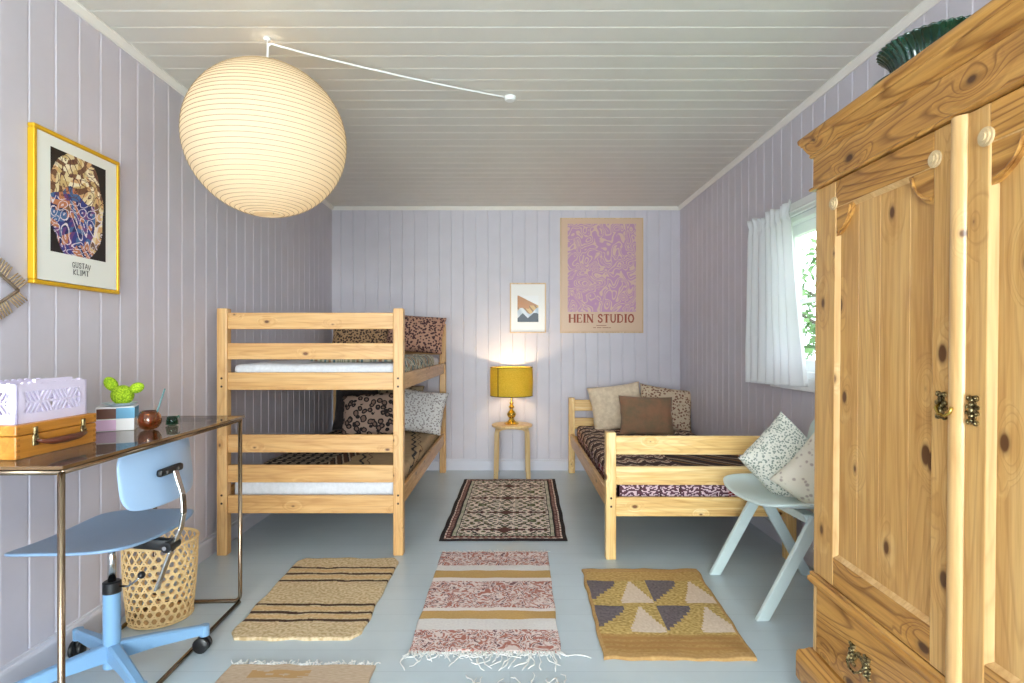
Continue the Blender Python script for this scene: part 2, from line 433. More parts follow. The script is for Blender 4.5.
# ------------------------------------------------------------------ beds
def post_bm(w, d, h, taper=.0):
    bm = rbox((-w/2, -d/2, 0), (w/2, d/2, h), .005)
    return bm
def bed_frame(root, W_, L, levels, posth, mats, rail_t=.024):
    """local: x 0..W_, y 0(front)..L, levels = list of (end rails z0,z1) and side rails"""
    mX, mY, mZ = mats; pw = .054
    for x in (pw/2, W_-pw/2):
        for y in (pw/2, L-pw/2):
            o = obj('post', post_bm(pw, pw, posth), mZ, root); o.location = (x, y, 0)
            fr_ = -1 if y < L/2 else 1
            for lv in levels:
                zb = (lv['side'][0]+lv['side'][1])/2
                for dz in (-.022, .022):
                    bb = bmesh.new(); cylb(bb, (0, fr_*.027, zb+dz), (0, fr_*.0285, zb+dz), .006, 10)
                    obj('bolt', bb, antique_bolt, o)
    for lv in levels:
        for z0, z1 in lv['ends']:
            for y in (.010, L-.010-rail_t):
                if (z0, z1) in lv.get('front_only', []) and y > 1: continue
                obj('rail', B((pw, y, z0), (W_-pw, y+rail_t, z1), .004), mX, root)
        z0, z1 = lv['side']
        for x in (.012, W_-.012-rail_t):
            obj('side_rail', B((x, pw, z0), (x+rail_t, L-pw, z1), .004), mY, root)
        bm = bmesh.new()
        for k in range(14):
            y = .1+k*(L-.2)/13; box(bm, (.037, y-.032, z0+.012), (W_-.037, y+.032, z0+.03))
        for x in (.036, W_-.056): box(bm, (x, .06, z0), (x+.02, L-.06, z0+.012))
        obj('slat_base', bm, mX, root)
antique_bolt = newmat('dark_bolt', rgb(70, 50, 34), .5, .3)

BX, BY = -1.573, 3.044
bunk = thing('bunk_bed', 'honey pine bunk bed with two levels against the left wall', 'bunk bed', (BX, BY, 0))
bed_frame(bunk, 1.0, 2.06, [dict(ends=[(1.216, 1.305), (1.053, 1.141), (.889, .983)], side=(.885, .975)),
                            dict(ends=[(.552, .648), (.391, .485), (.225, .3215)], side=(.255, .35))], 1.328, (bedX, bedY, bedZ))
SX, SY = .505, 2.987
single = thing('single_bed', 'pale pine single bed with slatted ends in the right back corner', 'bed', (SX, SY, 0), -.008)
bed_frame(single, 1.0, 2.10, [dict(ends=[(.552, .65), (.392, .489), (.226, .326)], side=(.255, .35))], .67, (sglX, sglY, sglZ))

def soft_slab(lo, hi, r=.03, wob=.004, seed=0, nx=14, ny=24):
    """mattress: rounded box with gentle unevenness"""
    bm = rbox(lo, hi, r, 4)
    bmesh.ops.subdivide_edges(bm, edges=[e for e in bm.edges if e.calc_length() > .3], cuts=12, use_grid_fill=True)
    for v in bm.verts:
        n = noise.noise(Vector((v.co.x*5+seed, v.co.y*5, v.co.z*9)))
        v.co.z += wob*n
    return bm
o = obj('mattress', soft_slab((-.442, 0, 0), (.442, 1.94, .11), .03, .009, 1), sheet, smooth=True, loc=(BX+.5, BY+.06, .918))
tag(o, 'white mattress on the upper level of the bunk bed', 'mattress')
o = obj('mattress', soft_slab((-.442, 0, 0), (.442, 1.94, .11), .03, .005, 5), sheet, smooth=True, loc=(BX+.5, BY+.06, .287))
tag(o, 'pale mattress on the lower level of the bunk bed under the beige bedspread', 'mattress')

def grid_sheet(name, x0, x1, y0, y1, z, edge_drop, colfn, mat, nx, ny, wob=.004, seed=0, drops=(1, 1, 1, 1), thick=.006, rad=.03, parent=None, loc=(0, 0, 0)):
    """cloth over a mattress: dropped edges (left,right,front,back) by edge_drop; colour per cell"""
    bm = bmesh.new(); lay = bm.loops.layers.float_color.new('Col')
    dl, dr, df, db = [edge_drop*d for d in drops]
    def ax(s, a, b, d0, d1):
        # arc length coordinate -> (pos, drop)
        if s < d0: return a, d0-s
        if s > d0+(b-a): return b, s-d0-(b-a)
        return a+(s-d0), 0.
    SX_, SY_ = (x1-x0)+dl+dr, (y1-y0)+df+db
    V = []
    for j in range(ny+1):
        row = []
        for i in range(nx+1):
            px, hx = ax(SX_*i/nx, x0, x1, dl, dr); py, hy = ax(SY_*j/ny, y0, y1, df, db)
            n = noise.noise(Vector((px*6+seed, py*6, 3)))
            e = min(px-x0 if dl else 9, x1-px if dr else 9, py-y0 if df else 9, y1-py if db else 9)
            rd = 0 if e > rad else rad*(1-math.sqrt(max(0, 1-(1-e/rad)**2)))*.6
            hh = max(hx, hy)
            out = .006*noise.noise(Vector((px*11, py*11, seed)))
            X = px + (out if hx else 0); Y = py + (out if hy else 0)
            row.append(bm.verts.new((X, Y, z-rd-hh+(wob*n if hh == 0 else 0))))
        V.append(row)
    for j in range(ny):
        for i in range(nx):
            f = bm.faces.new((V[j][i], V[j][i+1], V[j+1][i+1], V[j+1][i]))
            c = colfn((i+.5)/nx, (j+.5)/ny)
            for l in f.loops: l[lay] = (*c, 1)
            f.smooth = True
    o = obj(name, bm, mat, parent, fix=False, loc=loc)
    md = o.modifiers.new('thickness', 'SOLIDIFY'); md.thickness = thick; md.offset = 1
    return o

# lower bunk bedspread: beige field with dark lines, black and white woven part on the wall side
BE, BR, BK, CR = rgb(190, 164, 126), rgb(96, 64, 44), rgb(34, 26, 24), rgb(206, 190, 166)
def lower_cover(u, v):
    # u 0 wall .. 1 room side, v 0 front .. 1 back
    w = .012*math.sin(v*60)+.01*noise.noise(Vector((u*9, v*30, 2)))
    if u > .95: return BK if (v*40+u*8) % 1 < .35 else BE
    if u > .52+.35*v*0 + w:
        d = (u+.35*v+w) % .34
        if d < .018: return BK
        if .05 < d < .058: return BR
        return mix3(BE, BR, .12+.12*noise.noise(Vector((u*20, v*40, 0))))
    if u > .40+w:
        return BR if (u*22+v*14) % 1 < .6 else (BK if (u*22+v*14) % 1 < .8 else CR)
    a = (v*46) % 1; b = (u*16+(.5 if int(v*46) % 2 else 0)+math.sin(v*46*PI)*.2) % 1
    return CR if (.18 < a < .62 and b < .62) else BK
o = grid_sheet('bedspread', -.435, .44, .03, 1.92, 0, .085, lower_cover, cloth_pat, 150, 300, .005, 4, (0, 1, .3, 0), loc=(BX+.5, BY+.06, .402))
tag(o, 'beige and black patterned bedspread on the lower bunk', 'bedspread')

def quilt(u, v):
    n = noise.noise(Vector((u*22, v*22, 0))); n2 = noise.noise(Vector((u*50, v*50, 5)))
    if n > .22: return rgb(94, 116, 124)
    if n < -.25: return rgb(150, 116, 92)
    return rgb(196, 190, 170) if n2 > -.1 else rgb(140, 144, 124)
o = grid_sheet('quilt', -.10, .437, .22, 1.5, 0, .05, quilt, cloth_pat, 90, 190, .012, 14, (0, 1, 0, 0), thick=.022, loc=(BX+.5, BY+.06, 1.034))
tag(o, 'muted floral quilt lying on the upper bunk mattress', 'quilt')

DB, CP, RD, PK, MV = rgb(66, 40, 34), rgb(222, 198, 174), rgb(132, 40, 44), rgb(214, 188, 196), rgb(88, 52, 66)
def waves(u, v):
    a = v*2.4+.22*math.sin(u*62+3*noise.noise(Vector((u*8, v*5, 1))))
    k = a % .42/.42
    c = PK if (k < .45) else MV
    if .66 < u < .8 and k >= .45: c = RD
    if int(u*58) % 7 == 0 and k < .3: c = DB
    return c
def pat_mattress():
    bm = bmesh.new(); lay = bm.loops.layers.float_color.new('Col')
    nx, ny, nz = 180, 60, 12; w, l, h = .88, 1.94, .125
    def quadgrid(fn, a, b, colf):
        V = [[bm.verts.new(fn(i/a, j/b)) for i in range(a+1)] for j in range(b+1)]
        for j in range(b):
            for i in range(a):
                f = bm.faces.new((V[j][i], V[j][i+1], V[j+1][i+1], V[j+1][i])); c = colf((i+.5)/a, (j+.5)/b)
                for lp in f.loops: lp[lay] = (*c, 1)
    bul = lambda t: .012*math.sin(PI*t)
    quadgrid(lambda i, j: (-w/2+w*i, -bul(j), h*j), nx, 22, waves)
    quadgrid(lambda i, j: (w/2-w*i, l+bul(j), h*j), 60, 8, waves)
    quadgrid(lambda i, j: (-w/2-bul(j), l-l*i, h*j), 120, 10, waves)
    quadgrid(lambda i, j: (w/2+bul(j), l*i, h*j), 120, 10, waves)
    quadgrid(lambda i, j: (-w/2+w*i, l*j, h), 10, 10, lambda u, v: MV)
    quadgrid(lambda i, j: (w/2-w*i, l*j, 0), 10, 10, lambda u, v: MV)
    bmesh.ops.remove_doubles(bm, verts=bm.verts[:], dist=.0005)
    return bm
o = obj('mattress', pat_mattress(), cloth_pat, smooth=True, loc=(SX+.52, SY+.06, .287), fix=False); o.rotation_euler.z = -.008
tag(o, 'mattress with pink and burgundy wavy cover on the single bed', 'mattress')
def kilim(u, v):
    # rows across the bed with zigzag; diagonal stripes toward the wall side near the front
    if u > .5 and v < .5:
        k = (u*5+v*8) % 1
        return (rgb(58, 42, 38), rgb(150, 108, 62), rgb(58, 42, 38), rgb(170, 150, 126), rgb(84, 48, 36), rgb(48, 34, 32))[int(k*6)]
    z = v*12+.35*abs(((u*11) % 1)*2-1)+.12*noise.noise(Vector((u*20, v*40, 2)))
    k = z % 1
    if k < .36: return DB
    if k < .56: return CP if (u*33 % 1) < .85 else DB
    if k < .72: return rgb(122, 80, 62)
    if k < .84: return mix3(CP, DB, .15)
    return rgb(84, 50, 42)
o = grid_sheet('bedspread', -.445, .435, .03, 1.95, 0, .075, kilim, cloth_pat, 150, 330, .008, 9, (1, 0, 0, 0), loc=(SX+.52, SY+.06, .419))
o.rotation_euler.z = -.008
tag(o, 'dark brown and cream woven bedspread on the single bed', 'bedspread')

# ------------------------------------------------------------------ cushions
def cushion(name, w, h, t, mat, loc, rot, label, group=None, seed=0, n=22, crease=.06, cat='cushion'):
    """pillow in local XZ plane, centre at origin; rot = euler"""
    bm = bmesh.new()
    def pt(u, v, s):
        # pull corners out a little, sides in
        ix = 1-crease*(1-v*v)*abs(u)**3; iz = 1-crease*(1-u*u)*abs(v)**3
        x = u*w/2*ix; z = v*h/2*iz
        f = max(0, (1-u**4))*max(0, (1-v**4))
        th = t/2*f**.55*(1+.12*noise.noise(Vector((u*2+seed, v*2, seed))))
        th += .006*noise.noise(Vector((u*6+seed, v*6, s*3)))*f
        return (x+.006*noise.noise(Vector((v*3, seed, 1))), s*th, z)
    G = {}
    for s in (-1, 1):
        for j in range(n+1):
            for i in range(n+1):
                u = math.sin((i/n-.5)*PI); v = math.sin((j/n-.5)*PI)
                u = .5*u+.5*(2*i/n-1); v = .5*v+.5*(2*j/n-1)
                if s == 1 and (i in (0, n) or j in (0, n)): G[s, i, j] = G[-1, i, j]; continue
                G[s, i, j] = bm.verts.new(pt(u, v, s if (i not in (0, n) and j not in (0, n)) else 0))
        for j in range(n):
            for i in range(n):
                q = [G[s, i, j], G[s, i+1, j], G[s, i+1, j+1], G[s, i, j+1]]
                bm.faces.new(q if s == -1 else q[::-1])
    o = obj(name, bm, mat, smooth=True); o.location = loc; o.rotation_euler = rot
    return tag(o, label, cat, group)
leo_up = spots('rust_leopard_print', rgb(186, 142, 120), rgb(70, 40, 44), 50, .40, .56)
leo_up2 = spots('tan_small_leopard_print', rgb(182, 146, 108), rgb(62, 42, 38), 56, .40, .56)
leo_big = spots('large_leopard_print', rgb(176, 148, 132), rgb(36, 28, 28), 23, .30, .52, rgb(128, 100, 88))
white_sp = spots('white_speckled_print', rgb(214, 210, 208), rgb(150, 140, 138), 60, .32, .46)
dark_cush = fabric('dark_brown_velvet', rgb(56, 44, 42), rgb(34, 26, 26))
brown_pat = spots('muted_brown_print', rgb(150, 132, 104), rgb(78, 66, 54), 30, .3, .5)
beige = fabric('beige_linen', rgb(230, 210, 184), rgb(210, 188, 160), 30)
floral = spots('cream_dotted_floral', rgb(206, 186, 160), rgb(128, 84, 66), 48, .34, .46)
rust = fabric('rust_brown_velvet', rgb(156, 112, 84), rgb(124, 104, 78), 9)
blossom = spots('white_sage_blossom_print', rgb(226, 224, 214), rgb(140, 150, 140), 95, .36, .50)
blossom2 = spots('cream_rose_blossom_print', rgb(232, 224, 208), rgb(188, 172, 160), 40, .20, .36)
R = math.radians
cushion('pillow', .50, .40, .14, leo_up2, (-1.28, 4.88, 1.225), (R(-24), 0, R(2)), 'tan small leopard print pillow on the upper bunk, wall side', seed=1, cat='pillow')
cushion('pillow', .50, .34, .14, leo_up, (-.81, 4.86, 1.232), (R(-22), R(4), R(-3)), 'rust leopard print pillow on the upper bunk, room side, by the back post', seed=2, cat='pillow')
cushion('pillow', .48, .40, .13, dark_cush, (-1.28, 4.90, .60), (R(-16), 0, 0), 'dark brown plain pillow at the back of the lower bunk beside the wall', seed=3, cat='pillow')
cushion('cushion', .46, .36, .15, leo_big, (-1.10, 4.50, .585), (R(-30), R(-4), R(4)), 'large spotted leopard cushion on the lower bunk', seed=4)
cushion('cushion', .40, .40, .12, brown_pat, (-.95, 4.84, .61), (R(-14), R(5), 0), 'muted brown print cushion on the lower bunk, mostly behind the leopard cushion', seed=5)
cushion('pillow', .46, .38, .13, white_sp, (-.77, 4.74, .585), (R(-28), R(6), R(-4)), 'white speckled pillow on the lower bunk behind the right post', seed=6, cat='pillow')
cushion('cushion', .46, .40, .13, beige, (.92, 4.88, .605), (R(-20), R(-7), R(2)), 'plain beige linen cushion at the head of the single bed, left side', seed=7)
cushion('cushion', .46, .38, .13, floral, (1.33, 4.86, .595), (R(-20), R(8), R(-3)), 'cream dotted floral cushion at the head of the single bed, right side', seed=8)
cushion('cushion', .44, .33, .12, rust, (1.10, 4.58, .565), (R(-22), R(2), R(0)), 'rust brown velvet cushion in front of the two pale cushions on the single bed', seed=9)

# ------------------------------------------------------------------ stool and table lamp
ST = (.018, 4.95)
st = thing('round_stool', 'small round birch stool with bent legs carrying the table lamp', 'stool', (*ST, 0))
bm = bmesh.new(); lathe(bm, [(.168, 0), (.175, .004), (.177, .012), (.175, .02), (.168, .024)], (0, 0, .426), 40)
obj('seat', bm, birch, st, angle=40)
for k in range(4):
    a = PI/4+k*PI/2; ca, sa = math.cos(a), math.sin(a)
    bm = bmesh.new()
    path = [(.07, .418), (.14, .418), (.165, .412), (.18, .398), (.186, .375), (.190, .2), (.195, 0)]
    rings = []
    t = .013; wd = .02
    for i, (r_, z_) in enumerate(path):
        q = path[min(i+1, 6)]; p_ = path[max(i-1, 0)]
        d = Vector((q[0]-p_[0], q[1]-p_[1])).normalized(); nrm = Vector((-d.y, d.x))
        ring_ = []
        for sn, sw in ((-1, -1), (1, -1), (1, 1), (-1, 1)):
            rr_ = r_+nrm.x*sn*t*.55; zz = max(0, z_+nrm.y*sn*t*.55)
            ring_.append(bm.verts.new((rr_*ca-sw*wd*sa, rr_*sa+sw*wd*ca, zz)))
        rings.append(ring_)
    for i in range(6):
        for k2 in range(4): bm.faces.new((rings[i][k2], rings[i][(k2+1) % 4], rings[i+1][(k2+1) % 4], rings[i+1][k2]))
    bm.faces.new(rings[0]); bm.faces.new(rings[-1][::-1])
    obj('leg', bm, birch, st)
lamp = thing('table_lamp', 'brass table lamp with a mustard yellow drum shade, lit, on the round stool', 'table lamp', (ST[0]-.005, ST[1], .45))
bm = bmesh.new()
lathe(bm, [(.062, 0), (.064, .008), (.058, .014), (.040, .022), (.030, .030), (.022, .042), (.020, .05), (.030, .062), (.040, .078), (.040, .09), (.028, .108), (.014, .122), (.012, .132), (.024, .142), (.026, .15), (.014, .16), (.010, .168), (.018, .178), (.018, .186), (.008, .194), (.007, .25)], (0, 0, 0), 32)
obj('lamp_base', bm, brass, lamp, angle=35)
def shade_mat():
    m = newmat('mustard_fabric_shade', rgb(196, 158, 30), .8)
    f = noise_tex(m, coords(m), 120, 3, .7)
    c = ramp(m, f, [(.35, rgb(198, 170, 40)), (.65, rgb(228, 202, 76))])
    lk(m, c, bsdf(m).inputs['Base Color'])
    tr = nd(m, 'ShaderNodeBsdfTranslucent'); tr.inputs[0].default_value = (*rgb(216, 190, 50), 1)
    mx = nd(m, 'ShaderNodeMixShader'); mx.inputs[0].default_value = .28
    lk(m, bsdf(m).outputs[0], mx.inputs[1]); lk(m, tr.outputs[0], mx.inputs[2])
    lk(m, mx.outputs[0], m.node_tree.nodes['Material Output'].inputs['Surface']); return m
bm = bmesh.new(); lathe(bm, [(.184, .245), (.184, .25), (.187, .37), (.184, .49), (.184, .496), (.1805, .496), (.1805, .49), (.183, .37), (.1805, .25), (.1805, .245), (.184, .245)], n=56, caps=False)
sh = obj('lamp_shade', bm, shade_mat(), lamp, smooth=True)
for z in (.247, .494):
    bm = bmesh.new(); tube(bm, [(.183*math.cos(a*PI/24), .183*math.sin(a*PI/24), z) for a in range(48)], .0032, 6, closed=True)
    obj('shade_trim', bm, newmat('olive_brown_trim', rgb(104, 80, 22), .8), sh, True)
bm = bmesh.new(); a0 = R(232)
bar(bm, (.186*math.cos(a0), .186*math.sin(a0), .248), (.186*math.cos(a0), .186*math.sin(a0), .492), .008, .003, (math.cos(a0), math.sin(a0), 0))
obj('shade_seam', bm, newmat('seam_brown', rgb(110, 84, 20), .8), sh)
def emis(name, c, s):
    m = newmat(name, c, .4); b = bsdf(m); b.inputs['Emission Color'].default_value = (*c, 1); b.inputs['Emission Strength'].default_value = s; return m
bm = bmesh.new(); ball(bm, (0, 0, .37), .03, 16, (1, 1, 1.2))
obj('bulb', bm, emis('warm_bulb', rgb(255, 214, 150), 8), lamp, True)
bm = bmesh.new()
for k in range(3):
    a = k*2*PI/3; tube(bm, [(0, 0, .255), (.182*math.cos(a), .182*math.sin(a), .249)], .0015, 6)
obj('shade_carrier', bm, brass, lamp)

# ------------------------------------------------------------------ lettering by strokes
GL = {
 'H': [([(.08,0),(.08,1)],1),([(.72,0),(.72,1)],1),([(.08,.52),(.72,.52)],.4),([(-.04,0),(.2,0)],.3),([(-.04,1),(.2,1)],.3),([(.6,0),(.84,0)],.3),([(.6,1),(.84,1)],.3)],
 'E': [([(.1,0),(.1,1)],1),([(-.02,0),(.62,0),(.66,.2)],.35),([(-.02,1),(.6,1),(.62,.82)],.35),([(.1,.52),(.46,.52)],.35),([(.46,.42),(.46,.62)],.3)],
 'I': [([(.15,0),(.15,1)],1),([(0,0),(.3,0)],.3),([(0,1),(.3,1)],.3)],
 'N': [([(.08,0),(.08,1)],.4),([(.08,1),(.72,0)],1),([(.72,0),(.72,1)],.4),([(-.04,0),(.2,0)],.3),([(-.06,1),(.16,1)],.3),([(.6,1),(.84,1)],.3)],
 'S': [([(.5,.78),(.48,.93),(.3,1),(.1,.93),(.06,.76),(.16,.6),(.4,.46),(.52,.3),(.48,.1),(.3,0),(.1,.05),(.04,.24)],.7)],
 'T': [([(.33,0),(.33,1)],1),([(.0,.82),(.02,1),(.64,1),(.66,.82)],.35),([(.2,0),(.46,0)],.3)],
 'U': [([(.1,1),(.1,.3),(.2,.06),(.38,0),(.56,.06),(.64,.3),(.64,1)],.7),([(-.02,1),(.22,1)],.3),([(.54,1),(.76,1)],.3)],
 'D': [([(.1,0),(.1,1)],1),([(-.02,1),(.36,1),(.6,.88),(.7,.5),(.6,.12),(.36,0),(-.02,0)],.55)],
 'O': [([(.38,1),(.16,.9),(.05,.5),(.16,.1),(.38,0),(.6,.1),(.71,.5),(.6,.9),(.38,1)],.75)],
 'G': [([(.6,.8),(.4,1),(.15,.9),(.05,.5),(.15,.1),(.4,0),(.6,.1),(.6,.42),(.4,.42)],.7)],
 'A': [([(.0,0),(.32,1),(.64,0)],.7),([(.12,.34),(.52,.34)],.6)],
 'V': [([(.0,1),(.32,0),(.64,1)],.7)],
 'K': [([(.08,0),(.08,1)],.7),([(.6,1),(.1,.42),(.62,0)],.7)],
 'L': [([(.08,1),(.08,0),(.54,0)],.7)],
 'M': [([(.04,0),(.12,1),(.38,.3),(.64,1),(.74,0)],.7)],
 ' ': [],
}
ADV = {'I': .46, ' ': .45, 'M': .95, 'H': 1.0, 'N': 1.0, 'O': .95, 'D': .93, 'U': .92, 'E': .85, 'S': .76, 'T': .82}
def letters(bm, text, h, sw, fn, off=.0004, track=0., jitter=0.):
    """fn(a, b, d) -> 3D; returns width. a along, b up"""
    x = 0.
    rnd = random.Random(3); lay = 0
    for ch in text:
        jy = rnd.uniform(-jitter, jitter)*h
        for pts, wt in GL[ch]:
            for (p, q) in zip(pts[:-1], pts[1:]):
                a = Vector(((x+p[0]*h), p[1]*h+jy)); b = Vector(((x+q[0]*h), q[1]*h+jy))
                d = (b-a); L = d.length
                if L < 1e-6: continue
                d /= L; n = Vector((-d.y, d.x))*sw*wt/2; e = d*sw*wt*.25
                c = [a-e-n, b+e-n, b+e+n, a-e+n]; lay += 1; ex = off+(lay % 7)*.00004
                A = [bm.verts.new(fn(v.x, v.y, ex)) for v in c]; bm.faces.new(A)
        x += (ADV.get(ch, .8)+track)*h
    return x
def textwidth(text, h, track=0.): return sum((ADV.get(c, .8)+track)*h for c in text)

def color_panel(w, h, nx, ny, colfn, fn):
    bm = bmesh.new(); lay = bm.loops.layers.float_color.new('Col')
    V = [[bm.verts.new(fn(w*i/nx, h*j/ny)) for i in range(nx+1)] for j in range(ny+1)]
    for j in range(ny):
        for i in range(nx):
            f = bm.faces.new((V[j][i], V[j][i+1], V[j+1][i+1], V[j+1][i])); c = colfn((i+.5)/nx, (j+.5)/ny)
            for lp in f.loops: lp[lay] = (*c, 1)
    return bm
def frame4(w, h, fw, d, r=.002):
    """frame in local: x 0..w, z 0..h, y 0(wall)..-d"""
    bm = bmesh.new()
    for lo, hi in (((0, -d, 0), (w, 0, fw)), ((0, -d, h-fw), (w, 0, h)), ((0, -d, fw), (fw, 0, h-fw)), ((w-fw, -d, fw), (w, 0, h-fw))):
        join(bm, rbox(lo, hi, r))
    return bm

# big poster on back wall
paper = newmat('peach_poster_paper', rgb(208, 176, 150), .4, coat=.12)
palew = pine('pale_frame_wood', 2, rgb(226, 196, 160), rgb(210, 178, 140), rgb(170, 134, 96), 2, .004)
po = thing('framed_poster', 'large peach poster with purple swirls in a thin pale frame on the back wall', 'poster', (.455, YB, 1.247))
PW, PH = .758, 1.048
obj('frame', frame4(PW, PH, .012, .004), palew, po)
obj('poster_sheet', B((.012, -.010, .012), (PW-.012, -.002, PH-.012), .001), paper, po)
def swirl(u, v):
    x, y = u*6, v*7.8
    w = Vector((noise.noise(Vector((x, y, 1))), noise.noise(Vector((x, y, 7))), 0))
    f = math.sin((noise.noise(Vector((x*.8+w.x*1.3, y*.8+w.y*1.3, 3)))*17+w.x*4)*1.6)
    base = mix3(rgb(188, 142, 178), rgb(186, 144, 176), v)
    return mix3(base, rgb(214, 184, 160), min(1, max(0, f*1.5+.1))*.85)
bm = color_panel(.62, .80, 190, 250, swirl, lambda a, b: (.069+a, -.0105, .192+b))
obj('printed_artwork', bm, print_glazed, po, fix=False)
bm = bmesh.new(); tw = textwidth('HEIN STUDIO', .070)
letters(bm, 'HEIN STUDIO', .070, .017, lambda a, b, d: (PW/2-tw/2+.004+a, -.0106-d, .098+b))
obj('lettering', bm, newmat('rust_red_ink', rgb(146, 64, 42), .6), po, fix=False)
bm = bmesh.new()
for x0, x1, z in ((.33, .42, .066), (.30, .325, .046), (.335, .375, .046), (.385, .44, .046), (.445, .46, .046)):
    box(bm, (x0, -.0112, z), (x1, -.0106, z+.005))
obj('small_print', bm, newmat('brown_ink', rgb(140, 80, 60), .6), po)
# small frame
sf = thing('framed_print', 'small framed abstract print with white mat on the back wall above the lamp', 'picture', (-.002, YB, 1.247))
FW, FH = .33, .455
obj('frame', frame4(FW, FH, .012, .022), palew, sf)
obj('mat_board', B((.012, -.012, .012), (FW-.012, -.002, FH-.012), .001), newmat('white_mat_board', rgb(234, 232, 230), .5, coat=.1), sf)
def abstract(u, v):
    if v > .80-.28*u+.02*math.sin(u*9) and v > .62: return rgb(236, 236, 238) if v > 1.02-.4*u else rgb(182, 128, 84)
    if v > .55-.1*u and u < .55: return rgb(184, 126, 78)
    if v > .42+.12*math.sin(u*8): return rgb(206, 168, 104) if (u+v) % .3 < .2 else rgb(150, 110, 72)
    if v < .34 and (v < .34-abs(u-.25)*.8 or v < .4-abs(u-.85)*.7): return rgb(36, 48, 66)
    return mix3(rgb(168, 180, 194), rgb(206, 212, 220), (math.sin(u*14+v*9)+1)/2)
bm = color_panel(.19, .24, 76, 96, abstract, lambda a, b: (.07+a, -.0125, .10+b)); obj('printed_artwork', bm, print_glazed, sf, fix=False)
# gold framed print on left wall (local x along +Y world => rotz +90; front -y local -> +x world)
gold = newmat('gold_painted_frame', rgb(226, 176, 30), .35, .35)
gp = thing('framed_print', 'dark swirling print in a yellow gold frame on the left wall above the desk', 'picture', (XL, 1.905, 1.335), PI/2)
GW, GH = .420, .54
obj('frame', frame4(GW, GH, .014, .024, .003), gold, gp)
obj('mat_board', B((.016, -.02, .016), (GW-.016, -.002, GH-.016), .001), newmat('ivory_mat_board', rgb(232, 232, 224), .4, coat=.2), gp)
def patchwork(u, v):
    """generic swirling patchwork of florets on dark ground"""
    x, y = u*4.2, v*5.4
    edge = ((u-.45)/.5)**2+((v-.5)/.56)**2
    n = noise.noise(Vector((x*.7, y*.7, 2)))
    if edge > 1+.25*n: return rgb(38, 32, 30)
    cx = noise.noise(Vector((x*.5, y*.5, 5)))
    cell = noise.cell(Vector((x*3+n*3, y*3+cx*3, 0)))
    ring = math.sin(26*math.hypot((x+cx*1.2) % .7-.35, (y+n) % .7-.35))
    if v > .56+.3*n or u > .78-.2*n:
        pal = (rgb(226, 206, 160), rgb(206, 176, 120), rgb(240, 226, 196), rgb(120, 84, 60), rgb(214, 170, 120))
    else:
        pal = (rgb(52, 58, 128), rgb(108, 64, 120), rgb(36, 40, 92), rgb(186, 120, 84), rgb(70, 104, 150))
    c = pal[int(abs(cell)*997) % 5]
    if ring > .82: c = rgb(226, 214, 220) if v < .55 else rgb(96, 56, 50)
    return c
bm = color_panel(.27, .365, 130, 166, patchwork, lambda a, b: (.072+a, -.0205, .12+b)); obj('printed_artwork', bm, print_glazed, gp, fix=False)
ink = newmat('black_ink', rgb(24, 22, 22), .6)
bm = bmesh.new()
letters(bm, 'GUSTAV', .019, .0036, lambda a, b, d: (.170+a, -.0206-d, .078+b), jitter=.12)
letters(bm, 'KLIMT', .019, .0036, lambda a, b, d: (.175+a*1.1, -.0206-d, .052+b), jitter=.12)
obj('lettering', bm, ink, gp, fix=False)

# eye shaped rattan ornament, left wall
cane = paint('natural_cane', rgb(176, 150, 118), .15, .6, 30)
canedark = paint('grey_brown_cane', rgb(122, 104, 88), .15, .6, 30)
ey = thing('eye_ornament', 'wicker eye shaped wall ornament with cane lashes at the left edge', 'wall ornament', (XL, 1.652, 1.305), PI/2)
def eyept(t, s):  # t -1..1
    return Vector((.205*t, -.012, s*.115*(1-abs(t)**1.25)))
bm = bmesh.new()
for s in (1, -1):
    tube(bm, [eyept(-1+2*k/24, s) for k in range(25)], .005, 8)
obj('outline', bm, canedark, ey, True)
bm = bmesh.new()
for s in (1, -1):
    for k in range(46):
        t = -1+2*(k+.5)/46; p = eyept(t, s); q = eyept(t+.02, s); d = (q-p).normalized(); n = Vector((-d.z*s, 0, d.x*s))
        if abs(t) > .8: n = (n+Vector((math.copysign(.6, t), 0, 0))).normalized()
        tube(bm, [p, p+n*.048], [.0030, .0022], 6)
obj('lashes', bm, cane, ey, True)
bm = bmesh.new()
tube(bm, [(.075*math.cos(a*PI/16), -.012, .075*math.sin(a*PI/16)) for a in range(32)], .004, 8, closed=True)
tube(bm, [(.03*math.cos(a*PI/12), -.012, .03*math.sin(a*PI/12)) for a in range(24)], .004, 8, closed=True)
for a in range(16): tube(bm, [(.03*math.cos(a*PI/8), -.012, .03*math.sin(a*PI/8)), (.075*math.cos(a*PI/8), -.012, .075*math.sin(a*PI/8))], .0018, 6)
obj('iris', bm, cane, ey, True)

